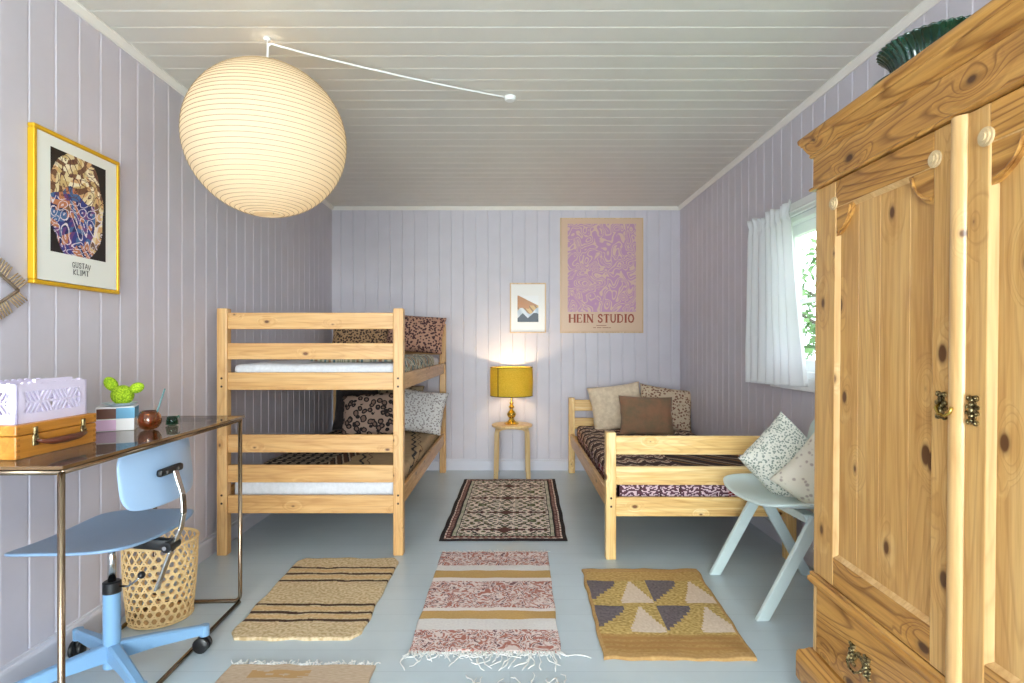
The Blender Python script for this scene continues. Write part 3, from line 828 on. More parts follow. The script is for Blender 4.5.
# ------------------------------------------------------------------ paper lantern and cord
LC = Vector((-1.0, 2.34, 1.970)); LR = .314
la = thing('paper_lantern', 'large round ribbed white paper lantern hanging from the ceiling', 'pendant lamp', (LC.x, LC.y, LC.z))
def lantern_mat():
    m = newmat('rice_paper', rgb(236, 222, 198), .85)
    bsdf(m).inputs['Specular IOR Level'].default_value = .1
    tr = nd(m, 'ShaderNodeBsdfTranslucent'); tr.inputs[0].default_value = (*rgb(252, 238, 212), 1)
    mx = nd(m, 'ShaderNodeMixShader'); mx.inputs[0].default_value = .45
    lk(m, bsdf(m).outputs[0], mx.inputs[1]); lk(m, tr.outputs[0], mx.inputs[2])
    lk(m, mx.outputs[0], m.node_tree.nodes['Material Output'].inputs['Surface']); return m
bm = bmesh.new(); NR = 44; prof = []
for k in range(NR*4+1):
    th = -1.40+2.80*k/(NR*4)
    sag = .0052*abs(math.sin(PI*k/4))
    prof.append(((LR-sag)*math.cos(th), (LR-sag)*.985*math.sin(th)))
lathe(bm, prof, n=72, caps=False)
obj('paper_shade', bm, lantern_mat(), la, True, fix=False)
bm = bmesh.new()
for k in range(0, NR+1):
    th = -1.36+2.72*k/NR; r_ = LR*math.cos(th)+.0004; z_ = LR*.985*math.sin(th)
    tube(bm, [(r_*math.cos(a*PI/32), r_*math.sin(a*PI/32), z_) for a in range(64)], .0011, 5, closed=True)
rib = obj('ribs', bm, paint('bamboo_rib', rgb(172, 150, 118), .05, .7), la, True)
bm = bmesh.new()
for a in (0, PI/2, PI, 3*PI/2):
    tube(bm, [(.062*math.cos(a), .062*math.sin(a), .29), (.03*math.cos(a), .03*math.sin(a), 0.0), (.062*math.cos(a), .062*math.sin(a), -.29)], .0016, 6)
obj('wire_frame', bm, steel, la)
bm = bmesh.new(); cylb(bm, (0, 0, .06), (0, 0, .14), .02); obj('lamp_holder', bm, cordw, la, True)
bm = bmesh.new(); ball(bm, (0, 0, .02), .04, 16, (1, 1, 1.2)); obj('bulb', bm, emis('lantern_bulb', rgb(255, 226, 178), 2.5), la, True)
bm = bmesh.new()
hz = H-LC.z
tube(bm, [(0, 0, .14), (0, 0, .29), (.002, 0, hz-.03), (.012, .004, hz-.022), (.06, .03, hz-.025)]+
     [(1.0*t, .554*t, hz-.025+(.019)*t-.03*math.sin(PI*t)*.35) for t in [.12+.088*i for i in range(10)]]+[(1.0, .554, hz-.006)], .0042, 8)
obj('cord', bm, cordw, la, True)
bm = bmesh.new(); lathe(bm, [(.012, 0), (.016, -.006), (.012, -.012)], (0, 0, hz), 16)
tube(bm, [(0, 0, hz-.01), (0, 0, hz-.026), (.008, 0, hz-.034), (.015, 0, hz-.026)], .0025, 8)
obj('ceiling_hook', bm, cordw, la, True)
bm = bmesh.new(); lathe(bm, [(.03, 0), (.03, -.012), (.022, -.02), (.004, -.021)], (1.0, .554, hz), 20)
obj('ceiling_rose', bm, cordw, la, angle=40)

# ------------------------------------------------------------------ rugs
def lerp(a, b, t): return a+(b-a)*t
def rug(name, TL, TR, BR, BLc, nx, ny, colfn, label, thick=.009, rough=.004, seed=0, wavy=.004, corner=.0):
    """corners on the floor (x, y); u left->right, v 0 near -> 1 far"""
    C = [(TL[i]+TR[i]+BR[i]+BLc[i])/4 for i in (0, 1)]
    bm = bmesh.new(); lay = bm.loops.layers.float_color.new('Col')
    def P(u, v):
        x = lerp(lerp(BLc[0], BR[0], u), lerp(TL[0], TR[0], u), v)-C[0]
        y = lerp(lerp(BLc[1], BR[1], u), lerp(TL[1], TR[1], u), v)-C[1]
        x += wavy*noise.noise(Vector((v*7+seed, 0, 0)))*(abs(u-.5)*2); y += wavy*noise.noise(Vector((u*7+seed, 4, 0)))*(abs(v-.5)*2)
        if corner:
            k = max(0, abs(u-.5)*2-(1-corner))/corner; k2 = max(0, abs(v-.5)*2-(1-corner))/corner
            s = k*k2*.5*corner
            x -= s*(1 if u > .5 else -1)*.5*.55; y -= s*(1 if v > .5 else -1)*.5*.8
        return x, y
    T = []; 
    for j in range(ny+1):
        row = []
        for i in range(nx+1):
            x, y = P(i/nx, j/ny); z = thick+rough*noise.noise(Vector((x*9, y*9, seed)))+.0006*noise.noise(Vector((x*90, y*90, seed)))
            if i in (0, nx) or j in (0, ny): z *= .75
            row.append(bm.verts.new((x, y, z)))
        T.append(row)
    for j in range(ny):
        for i in range(nx):
            f = bm.faces.new((T[j][i], T[j][i+1], T[j+1][i+1], T[j+1][i])); f.smooth = True; c = colfn((i+.5)/nx, (j+.5)/ny)
            for l in f.loops: l[lay] = (*c, 1)
    loop = [(i, 0) for i in range(nx+1)]+[(nx, j) for j in range(1, ny+1)]+[(i, ny) for i in range(nx-1, -1, -1)]+[(0, j) for j in range(ny-1, 0, -1)]
    lo = [bm.verts.new((T[j][i].co.x, T[j][i].co.y, .0005)) for i, j in loop]; n = len(loop)
    for k in range(n):
        i, j = loop[k]; i2, j2 = loop[(k+1) % n]
        f = bm.faces.new((lo[k], lo[(k+1) % n], T[j2][i2], T[j][i])); c = colfn(min(max(i/nx, .01), .99), min(max(j/ny, .01), .99))
        for l in f.loops: l[lay] = (*c, 1)
    f = bm.faces.new(lo[::-1])
    for l in f.loops: l[lay] = (.3, .25, .2, 1)
    if name is None: return bm, C, P
    o = obj(name, bm, woven, fix=False, loc=(C[0], C[1], 0)); tag(o, label, 'rug')
    return o, P
def N(x, y, z=0): return noise.noise(Vector((x, y, z)))

K_, CRM, OLV, BRN, PNK, GRN = rgb(36, 24, 26), rgb(240, 224, 210), rgb(104, 100, 60), rgb(96, 52, 48), rgb(184, 142, 130), rgb(150, 160, 130)
def persian(u, v):
    W_, L_ = .75, 1.5
    ex = min(u, 1-u)*W_; ey_ = min(v, 1-v)*L_; e = min(ex, ey_)
    if e < .024: return K_
    if e < .036: return CRM if int((u*W_+v*L_)*42) % 2 else PNK
    if e < .062:
        s = (v*L_ if ex < ey_ else u*W_)*30
        return PNK if s % 1 < .45 and e > .042 and e < .056 else BRN
    if e < .070: return K_
    if e < .088: return GRN if (v*L_ if ex < ey_ else u*W_)*45 % 1 < .6 else CRM
    if e < .094: return K_
    x = abs(u-.5)*W_; y = (v*L_+.0) % .36; y = abs(y-.18)
    yy = (v*L_+.18) % .36; yy = abs(yy-.18)
    # stepped medallions and bars
    q = .006; x = round(x/q)*q; y = round(y/q)*q; yy = round(yy/q)*q
    if x < .13 and y < .016: return BRN
    if x+y*1.1 < .052: return BRN if x+y*1.1 > .018 else PNK
    if x+y*1.1 < .062: return OLV
    X2 = abs(x-.17)
    if X2+yy*1.0 < .028: return GRN if X2+yy < .014 else OLV
    if X2+yy < .036: return K_
    if abs(X2-yy*.85) < .006 and yy < .11: return OLV
    if abs(x-.205) < .06 and y < .013: return BRN
    if abs(x-.1)+abs(y-.1) < .022: return K_ if abs(x-.1)+abs(y-.1) > .01 else PNK
    if abs(abs(x-.085)-yy*.7) < .006 and yy > .05: return K_
    w = math.sin(x*105+1.2*math.sin(yy*60))+math.sin(yy*118+x*30)
    if w > 1.15: return OLV
    if w > .85 or w < -1.35: return K_
    if w < -1.1: return PNK
    return CRM
rug('rug', (-.384, 4.783), (.379, 4.783), (.332, 3.274), (-.409, 3.274), 150, 260, persian, 'dark bordered oriental rug in front of the round stool', seed=1, wavy=.006)

J1, J2, JB = rgb(222, 200, 164), rgb(188, 160, 118), rgb(70, 44, 30)
def jute(u, v):
    d = (1-v)*.816
    for s in (.134, .209, .291, .54, .613, .678):
        if abs(d-s+.003*N(u*9, s*9)) < .0088: return JB
    q = N(u*47, v*71); c = mix3(J1, J2, min(1, max(0, .45+1.3*q+.5*N(u*23, v*130, 4))))
    for s in (.17, .25, .575, .645):
        if abs(d-s) < .015: c = mix3(c, rgb(214, 170, 110), .5)
    return c
rug('rug', (-1.104, 2.987), (-.578, 2.987), (-.578, 2.165), (-1.085, 2.165), 110, 160, jute, 'beige jute rug with thin dark brown stripes in front of the bunk bed', .012, seed=2, wavy=.012, corner=.12)

M1, M2, M3, OCH, WH = rgb(178, 112, 98), rgb(228, 210, 206), rgb(200, 162, 156), rgb(204, 166, 106), rgb(230, 226, 222)
def vof(y): return 1-((568*1.12/206)-(568*1.12/(y-347)))/((568*1.12/206)-(568*1.12/307))
bands = [(vof(540+a/4.778), vof(540+b/4.778), c) for a, b, c in ((130, 155, 'w'), (155, 190, 'o'), (190, 205, 'p'), (335, 350, 'p'), (350, 388, 'o'), (388, 440, 'w'))]
def mottled(u, v):
    for a, b, c in bands:
        if b <= v < a:
            if c == 'w': return mix3(WH, rgb(214, 206, 206), .5+.5*N(u*60, v*120))
            if c == 'o': return mix3(OCH, rgb(186, 146, 88), .5+.5*N(u*60, v*160))
            return mix3(M2, WH, .4)
    n = N(u*34+3*N(v*30, u*9), v*62+3*N(u*16, v*22, 9), 4)
    if n > .16: return M1
    if n > .05: return M3
    if n < -.3: return rgb(120, 84, 88)
    return M2
TLc = ((-.37, 3.088), (.204, 3.088), (.185, 2.075), (-.372, 2.075))
def fringed(label, corners, nx, ny, fn, seed, tassels, wavy=.008, mat=None, thick=.009):
    bm, C, P = rug(None, *corners, nx, ny, fn, '', thick, seed=seed, wavy=wavy)
    root = thing('fringed_rug', label, 'rug', (C[0], C[1], 0))
    obj('woven_field', bm, woven, root, fix=False)
    rnd = random.Random(seed)
    for (v, dr, n, L0, L1, r, sp) in tassels:
        fb = bmesh.new()
        for k in range(n):
            u = (k+.5+rnd.uniform(-.3, .3))/n; x, y = P(u, v); L = rnd.uniform(L0, L1); a = rnd.uniform(-sp, sp)
            pts = [(x, y-dr*.006, .006)]; q = Vector((x, y)); hd = a
            for s in range(7):
                hd += rnd.uniform(-sp, sp)*.8
                q += Vector((math.sin(hd), dr*math.cos(hd)))*L/7
                pts.append((q.x, q.y, .004+.004*abs(math.sin(s*1.3+k))))
            tube(fb, pts, [r*1.5, r*1.3]+[r*(1+.4*math.sin(i*2+k)) for i in range(5)]+[r*.6], 6)
        obj('fringe', fb, mat or white_fringe, root, True)
    return root
fringed('rose and white mottled rag rug with two ochre bands and white fringe', TLc, 150, 230, mottled, 3,
        [(0, -1, 90, .02, .05, .0017, .7), (0, -1, 34, .06, .14, .0021, .7), (1, 1, 60, .012, .04, .0016, .8)])

Z1, Z2, GR, LP = rgb(208, 178, 112), rgb(176, 144, 80), rgb(120, 110, 112), rgb(216, 194, 172)
def triangles(u, v):
    g = mix3(Z1, Z2, .5+1.4*N(u*49, v*73)+.4*N(u*23, v*120, 4))
    if v > .94 or v < .04 or u < .02 or u > .98: return mix3(rgb(184, 140, 90), g, .3)
    if v < .2: return mix3(rgb(176, 128, 72), g, .4*(.5+.5*math.sin(v*140)))
    if v > .82: return mix3(rgb(190, 144, 88), g, .55)
    for lo, hi in ((.53, .82), (.22, .50)):
        if lo < v < hi:
            t = (v-lo)/(hi-lo); q = .04*0
            uu = (u*2+.0) % 1
            # grey triangles point down at left, pale triangles point up at right
            st = round(t*9)/9
            if uu < .5-.0:
                if uu+0.02 < st*.62 - .06*0 and uu < .5: return mix3(GR, rgb(96, 84, 92), .5+N(u*60, v*60))
            if uu > .28:
                if abs(uu-.74) < (1-st)*.28 and t > .08 or abs(uu-.74) < .25*(1-st): return mix3(LP, rgb(228, 208, 190), .5+N(u*60, v*60))
    return g
rug('rug', (.3575, 2.84), (.932, 2.84), (.880, 2.023), (.335, 2.030), 130, 190, triangles, 'mustard rug with grey and cream triangles in front of the single bed', .012, seed=5, wavy=.014)

def sand(u, v):
    c = mix3(rgb(206, 184, 160), rgb(186, 160, 134), .5+.7*N(u*30, v*150))
    if .18 < u < .58 and .90 < v < .955 and N(u*9, v*60, 2) > -.15: c = rgb(190, 150, 100)
    return c
fringed('sand coloured woven rug with short knotted fringe, nearest on the left by the desk', ((-.976, 1.994), (-.47, 1.99), (-.45, 1.15), (-.99, 1.15)), 100, 160, sand, 6,
        [(1, 1, 70, .018, .036, .0017, .8)], .01)
def creamr(u, v): return mix3(rgb(222, 216, 208), rgb(200, 184, 176), .5+.7*N(u*40, v*120))
fringed('off white rag rug at the lower edge, only its long white fringe in view', ((-.17, 1.82), (.19, 1.82), (.19, 1.05), (-.17, 1.05)), 60, 90, creamr, 8,
        [(1, 1, 46, .05, .13, .0023, 1.1)], .01)

# ------------------------------------------------------------------ desk
DX0, DX1, DY0, DY1, DZ = -1.585, -1.16, 1.452, 2.487, .810
desk = thing('glass_desk', 'desk with smoked glass top and slim bronze steel tube frame by the left wall', 'desk', (-1.147, DY0, 0), R(1.9))
dl, dw = DY1-DY0, -.395
tr_ = .0085
bm = rbox((dw-.01, -.012, DZ), (.012, dl+.012, DZ+.008), .002); obj('glass_top', bm, desk_glass, desk)
bm = bmesh.new()
for a, b in (((dw-.011, -.0135), (.0135, -.0135)), ((.0135, -.0135), (.0135, dl+.0135)), ((.0135, dl+.0135), (dw-.011, dl+.0135))):
    bar(bm, (a[0], a[1], DZ+.004), (b[0], b[1], DZ+.004), .003, .0085)
obj('glass_edge', bm, newmat('brown_glass_edge', rgb(110, 82, 52), .2, 0., coat=.8), desk)
def arc_corner(p, r, d0, d1, n=5):
    """points rounding corner p from incoming direction d0 to outgoing d1"""
    p, d0, d1 = Vector(p), Vector(d0), Vector(d1); out = []
    for k in range(n+1):
        t = k/n; a = p-d0*r; b = p+d1*r
        out.append((a*(1-t)**2+p*2*t*(1-t)+b*t*t))
    return out
for y in (0, dl):
    bm = bmesh.new()
    pts = [Vector((0, y, DZ-.009))]+arc_corner((0, y, tr_), .03, (0, 0, -1), (-1, 0, 0))+arc_corner((dw+.03, y, tr_), .03, (-1, 0, 0), (0, 0, 1))+[Vector((dw+.03, y, DZ-.009))]
    tube(bm, pts, tr_, 12); obj('leg_loop', bm, tubem, desk, True)
for x in (0, dw+.03):
    bm = bmesh.new(); cylb(bm, (x, .0, DZ-.009), (x, dl, DZ-.009), tr_, 12); obj('top_rail', bm, tubem, desk, True)
    bm = bmesh.new(); cylb(bm, (x, .01, tr_), (x, dl-.01, tr_), tr_, 12); obj('floor_rail', bm, tubem, desk, True)
for y in (0, dl):
    bm = bmesh.new(); cylb(bm, (dw+.03, y, DZ-.009), (0, y, DZ-.009), tr_, 12); obj('cross_rail', bm, tubem, desk, True)
TZ = DZ+.0085

# wooden box
wb = thing('wooden_box', 'honey wooden case with a leather handle on the desk, under the lilac crate', 'wooden case', (-1.312, 1.508, TZ), R(1))
obj('body', B((-.235, 0, 0), (0, .30, .062), .003), boxwood, wb)
obj('lid', B((-.236, -.001, .0635), (.001, .301, .092), .003), boxwood, wb)
endg = newmat('end_grain', rgb(170, 110, 40), .6)
for y0 in (.002, .288):
    for k in range(6):
        z = .004+k*.015; bm = bmesh.new(); box(bm, (-.0005, y0, z), (.0013, y0+.010, z+.007)); obj('finger_joint', bm, endg, wb)
bm = bmesh.new(); pts = [(.004, .062, .046), (.016, .07, .040), (.02, .10, .036), (.021, .15, .035), (.02, .20, .036), (.016, .23, .040), (.004, .238, .046)]
tube(bm, pts, [.004, .006, .0095, .0105, .0095, .006, .004], 10); obj('handle', bm, newmat('brown_leather', rgb(96, 44, 26), .4, coat=.2), wb, True)
for y in (.06, .24):
    bm = bmesh.new(); join(bm, rbox((0, y-.009, .03), (.006, y+.009, .060), .002)); join(bm, rbox((0, y-.006, .060), (.007, y+.006, .082), .002))
    tube(bm, [(.006, y-.008, .045), (.012, y, .05), (.006, y+.008, .045)], .002, 6)
    obj('clasp', bm, oldbrass, wb)
# lilac crate
cr = thing('folding_crate', 'lilac plastic folding crate with herringbone slots on the wooden case', 'crate', (-1.327, 1.529, TZ+.0925), R(1))
CW, CL, CH, ct = .17, .257, .108, .006
def crate_side(L):
    """panel in plane: (a along, z up), thickness t"""
    bars = [((0, 0), (L, .026)), ((0, .086), (L, CH)), ((0, .026), (.028, .086)), ((L-.028, .026), (L, .086)), ((.028, .053), (L-.028, .058))]
    return bars
def crate_panel(fn, L):
    bm = bmesh.new()
    for (a0, z0), (a1, z1) in crate_side(L): prism(bm, [(a0, z0), (a1, z0), (a1, z1), (a0, z1)], fn, ct)
    n = int((L-.056)/.014)
    for k in range(n+1):
        a = .028+k*(L-.056)/n; md = 1 if ((a-.028)/(L-.056)*4) % 2 < 1 else -1
        for z0, z1, s in ((.026, .053, md), (.058, .086, -md)):
            w = .0034
            prism(bm, [(a-w-s*.009, z0), (a+w-s*.009, z0), (a+w+s*.009, z1), (a-w+s*.009, z1)], fn, ct)
    # scalloped rim
    m = int(L/.022)
    for k in range(1, m):
        a = k*L/m; prism(bm, [(a-.006, CH), (a+.006, CH), (a+.004, CH+.004), (a-.004, CH+.004)], fn, ct)
    return bm
obj('side_panel', crate_panel(lambda a, b, h: (-h, a, b), CL), lilac, cr); obj('side_panel', crate_panel(lambda a, b, h: (-CW+h, a, b), CL), lilac, cr)
obj('end_panel', crate_panel(lambda a, b, h: (-a, h, b), CW), lilac, cr); obj('end_panel', crate_panel(lambda a, b, h: (-a, CL-h, b), CW), lilac, cr)
obj('crate_floor', B((-CW+.001, .001, 0), (-.001, CL-.001, .006), .001), lilac, cr)
bm = bmesh.new(); bar(bm, (-.004, .06, CH+.006), (-.004, CL-.06, CH+.006), .010, .010); obj('rim_handle', bm, lilac, cr)

# checkered box, dish, cactus
cb = thing('checkered_box', 'small box with brown, blue, pink and white squares on the desk', 'box', (-1.44, 2.085, TZ), R(26))
def quad(name, lo, hi, c): return obj(name, B(lo, hi, .0015), paint(name+'_paint', c, .02, .5), cb)
wx, wy = .058, .052
quad('white_body', (-wx, -wy, 0), (wx, wy, .086), rgb(240, 238, 238))
for lo, hi, c, nm in (((-wx+.003, -wy-.0015, .044), (.003, -wy, .080), rgb(104, 64, 48), 'brown_square'), ((.003, -wy-.0015, .044), (wx, -wy, .082), rgb(96, 160, 196), 'blue_square'),
                  ((-wx, -wy-.0015, .002), (.003, -wy, .040), rgb(226, 190, 222), 'pink_square'),
                  ((wx, -wy, .044), (wx+.0015, wy-.003, .082), rgb(96, 160, 196), 'blue_square')):
    bmx = bmesh.new(); box(bmx, lo, hi); obj(nm, bmx, paint(nm, c, .02, .5), cb)
tz = TZ+.0865
dish = obj('trinket_dish', (lambda b: (lathe(b, [(.03, 0), (.052, .008), (.056, .012), (.053, .012), (.03, .004), (.001, .003)], n=28), b)[1])(bmesh.new()), paint('pale_blue_glaze', rgb(196, 214, 224), .02, .3), angle=50, loc=(-1.43, 2.083, tz))
tag(dish, 'shallow pale blue dish under the green cactus', 'dish')
ca = thing('crochet_cactus', 'lime green crocheted toy cactus with two round arms', 'toy cactus', (-1.412, 2.07, tz+.004))
def croc():
    c = rgb(176, 208, 30); m = newmat('lime_crochet', c, .9)
    v = coords(m); vo = nd(m, 'ShaderNodeTexVoronoi'); lk(m, v, vo.inputs['Vector']); vo.inputs['Scale'].default_value = 170
    lk(m, ramp(m, vo.outputs['Distance'], [(.1, rgb(196, 224, 50)), (.7, rgb(126, 164, 16))]), bsdf(m).inputs['Base Color'])
    bump(m, vo.outputs['Distance'], -1., .004); return m
crm = croc()
bm = bmesh.new(); ball(bm, (0, 0, .036), .038, 24, (1, .9, .95)); obj('body', bm, crm, ca, True)
for s, x, z, r_ in ((-1, -.042, .076, .021), (1, .052, .062, .019)):
    bm = bmesh.new(); M = Matrix.Rotation(s*(.7 if s < 0 else 1.2), 3, 'Y'); ball(bm, (x, 0, z), r_, 20, (1, .9, 1.4), M); obj('arm', bm, crm, ca, True)
# amber ball vase with teal stick
av = obj('candle_holder', (lambda b: (lathe(b, [(.014, 0), (.028, .006), (.037, .022), (.039, .036), (.036, .052), (.027, .066), (.024, .069), (.022, .066), (.031, .052), (.034, .036), (.031, .02), (.012, .008)], n=36,
         flute=lambda a, z: .03*math.cos(12*a)), b)[1])(bmesh.new()), amber, smooth=True, loc=(-1.318, 2.075, TZ))
tag(av, 'amber ribbed glass ball candle holder on the desk', 'candle holder')
bm = bmesh.new(); tube(bm, [(0, 0, 0), (.038, .012, .135)], .0028, 8)
o = obj('drinking_straw', bm, newmat('teal_straw', rgb(96, 136, 140), .4), smooth=True, loc=(-1.306, 2.075, TZ+.014)); tag(o, 'thin teal straw leaning in the amber glass holder', 'straw')
bm = bmesh.new(); lathe(bm, [(.014, 0), (.02, .004), (.022, .004), (.018, .034), (.016, .034), (.019, .02), (.016, .006), (.001, .005)], n=20)
o = obj('small_glass', bm, green_glass, smooth=True, loc=(-1.303, 2.19, TZ)); tag(o, 'tiny pale green glass behind the amber candle holder', 'glass')
bm = bmesh.new(); bar(bm, (-.008, -.008, 0), (.012, .010, .028), .002, .006); bar(bm, (.012, .010, .028), (.018, .004, .018), .002, .006)
o = obj('dark_clip', bm, newmat('dark_green_clip', rgb(60, 96, 88), .4), loc=(-1.295, 2.19, TZ+.008)); tag(o, 'small dark green clip standing in the tiny glass', 'clip')

# ------------------------------------------------------------------ office chair
oc = thing('swivel_chair', 'blue swivel chair with curved plywood backrest, tucked under the desk', 'office chair', (-1.335, 1.905, 0))
bm = bmesh.new(); lathe(bm, [(.026, .05), (.026, .30), (.024, .302)], n=24); obj('column', bm, bluemet, oc, angle=40)
bm = bmesh.new(); lathe(bm, [(.0275, .298), (.0275, .333), (.024, .336), (.012, .336)], n=24); obj('collar', bm, blackp, oc, angle=40)
bm = bmesh.new(); cylb(bm, (0, 0, .33), (0, 0, .47), .0125, 16); obj('gas_lift', bm, steel, oc, True)
def arm_bm(a, L=.28):
    bm = bmesh.new(); ca_, sa_ = math.cos(a), math.sin(a)
    secs = [(.02, .075, .125, .018), (.12, .077, .115, .017), (L, .068, .094, .014)]
    R_ = []
    for r_, z0, z1, w in secs:
        R_.append([bm.verts.new((r_*ca_-s*w*sa_, r_*sa_+s*w*ca_, z)) for s, z in ((-1, z0), (1, z0), (1, z1), (.6, z1+.005), (-.6, z1+.005), (-1, z1))])
    for i in range(2):
        for k in range(6): bm.faces.new((R_[i][k], R_[i][(k+1) % 6], R_[i+1][(k+1) % 6], R_[i+1][k]))
    bm.faces.new(R_[0]); bm.faces.new(R_[-1][::-1])
    cylb(bm, (L*ca_, L*sa_, .060), (L*ca_, L*sa_, .098), .017, 16)
    return bm
for a in (R(41), R(146), R(230), R(320)):
    am = obj('base_arm', arm_bm(a), bluemet, oc)
    L = .28; c = Vector((L*math.cos(a), L*math.sin(a), 0)); ta = a+R(50)
    ax_ = Vector((math.cos(ta), math.sin(ta), 0)); bm = bmesh.new(); off = Vector((-ax_.y, ax_.x, 0))*.008
    for s in (-1, 1):
        p = c+off+ax_*s*.005; q = c+off+ax_*s*.021
        tube(bm, [p+Vector((0, 0, .0285)), (p*.8+q*.2)+Vector((0, 0, .0285)), (p*.2+q*.8)+Vector((0, 0, .0285)), q+Vector((0, 0, .0285))], [.025, .028, .028, .024], 24)
    cylb(bm, c+off+Vector((0, 0, .04)), c+Vector((0, 0, .07)), .007, 10)
    obj('caster', bm, blackp, am, angle=40)
def sq2disc(a, b):
    return a*math.sqrt(max(0, 1-b**4/2*.5)), b*math.sqrt(max(0, 1-a**4/2*.5))
def shell_obj(name, fn, mat, parent, n=22, t=.011):
    bm = bmesh.new()
    V = [[bm.verts.new(fn(*sq2disc(2*i/n-1, 2*j/n-1))) for i in range(n+1)] for j in range(n+1)]
    for j in range(n):
        for i in range(n): bm.faces.new((V[j][i], V[j][i+1], V[j+1][i+1], V[j+1][i])).smooth = True
    o = obj(name, bm, mat, parent)
    md = o.modifiers.new('thickness', 'SOLIDIFY'); md.thickness = t; md.offset = 0
    bv = o.modifiers.new('round', 'SUBSURF'); bv.levels = bv.render_levels = 1
    return o
# local: seat faces -x (toward the wall), slight turn
shell_obj('seat', lambda a, b: (-.01+.20*a, .235*b, .492+.020*b*b+.014*a*a*(1 if a > 0 else -.6)-.004), seatblue, oc)
shell_obj('backrest', lambda a, b: (.150+.012-.04*a*a-.012*b, .05+.20*a, .700+.110*b), bluelq, oc)
bm = bmesh.new(); join(bm, rbox((-.05, -.03, .462), (.12, .03, .480), .004)); bar(bm, (.08, 0, .466), (.205, .012, .452), .03, .036, r=.003)
cylb(bm, (.195, -.026, .455), (.195, .034, .455), .018, 16)
obj('seat_bracket', bm, blackp, oc, angle=40)
bm = bmesh.new(); pts = [(.142, .012, .30), (.19, .012, .43), (.225, .012, .51), (.234, .012, .56), (.226, .02, .62), (.196, .028, .70)]
for p, q in zip(pts[:-1], pts[1:]): bar(bm, p, q, .026, .008, (1, 0, .35), r=.002)
obj('back_bar', bm, steel, oc)
bm = bmesh.new(); bar(bm, (.178, -.035, .702), (.178, .095, .702), .022, .026, r=.009); obj('back_clamp', bm, blackp, oc)
bm = bmesh.new()
for y in (-.02, .004): cylb(bm, (.195, .004+y*1.7, .455), (.195, .004+y*1.7+math.copysign(.003, y), .455), .007, 10)
for y in (-.01, .055): cylb(bm, (.188, y, .702), (.192, y, .702), .005, 10)
obj('screw', bm, steel, oc)
bm = bmesh.new(); tube(bm, [(.02, .0, .318), (.06, -.01, .322), (.095, -.02, .345), (.11, -.022, .36)], .0035, 8); lv = obj('lever', bm, steel, oc, True)
bm = bmesh.new(); ball(bm, (.113, -.022, .364), .012, 14); obj('lever_knob', bm, blackp, lv, True)

# ------------------------------------------------------------------ wicker basket
wk = thing('wicker_basket', 'open weave cane waste basket standing behind the swivel chair', 'basket', (-1.452, 2.362, 0))
def brad(z): return .116+.020*math.sin(min(1, z/.33)*PI*.5)
cane2 = paint('golden_cane', rgb(232, 198, 142), .10, .5, 40)
bm = bmesh.new(); Hh = .325; NH = 26
def ribbon(bm, fn, n, w, t=.0016, off=0.):
    """fn(s)->(angle, z); ribbon lying on the basket surface"""
    rows = []
    for k in range(n+1):
        s = k/n; a, z = fn(s); a2, z2 = fn(min(1, s+1e-3)); a1, z1 = fn(max(0, s-1e-3)); r = brad(z)
        d = Vector(((a2-a1)*r, z2-z1)).normalized(); nn = Vector((-d.y, d.x))
        row = []
        for q, o_ in ((-1, 0), (1, 0), (1, t), (-1, t)):
            aa = a+nn.x*q*w/2/r; zz = z+nn.y*q*w/2; rr = brad(zz)+off+o_
            row.append(bm.verts.new((rr*math.cos(aa), rr*math.sin(aa), zz)))
        rows.append(row)
    for k in range(n):
        for i in range(4): bm.faces.new((rows[k][i], rows[k][(i+1) % 4], rows[k+1][(i+1) % 4], rows[k+1][i]))
for k in range(NH):
    a0 = 2*PI*k/NH
    ribbon(bm, lambda s, a0=a0: (a0+s*.325/math.tan(R(60))/.13*(Hh-.01)/.325, .004+s*(Hh-.01)), 14, .0068, off=.0012)
    ribbon(bm, lambda s, a0=a0: (a0-s*.325/math.tan(R(60))/.13*(Hh-.01)/.325, .004+s*(Hh-.01)), 14, .0068, off=-.0012)
pz = 2*PI*.13/NH*math.tan(R(60))/2
for k in range(1, int(Hh/pz)):
    ribbon(bm, lambda s, k=k: (s*2*PI, (k-.5)*pz+.004), 48, .0060, off=0.)
obj('weave', bm, cane2, wk)
for z, r_, nm in ((Hh-.002, .0065, 'rim'), (.006, .005, 'base_ring')):
    bm = bmesh.new(); tube(bm, [((brad(z))*math.cos(a*PI/32), brad(z)*math.sin(a*PI/32), z) for a in range(64)], r_, 8, closed=True)
    obj(nm, bm, cane2, wk, True)
bm = bmesh.new(); lathe(bm, [(.112, .004), (.112, .008)], n=32); obj('basket_bottom', bm, cane2, wk)

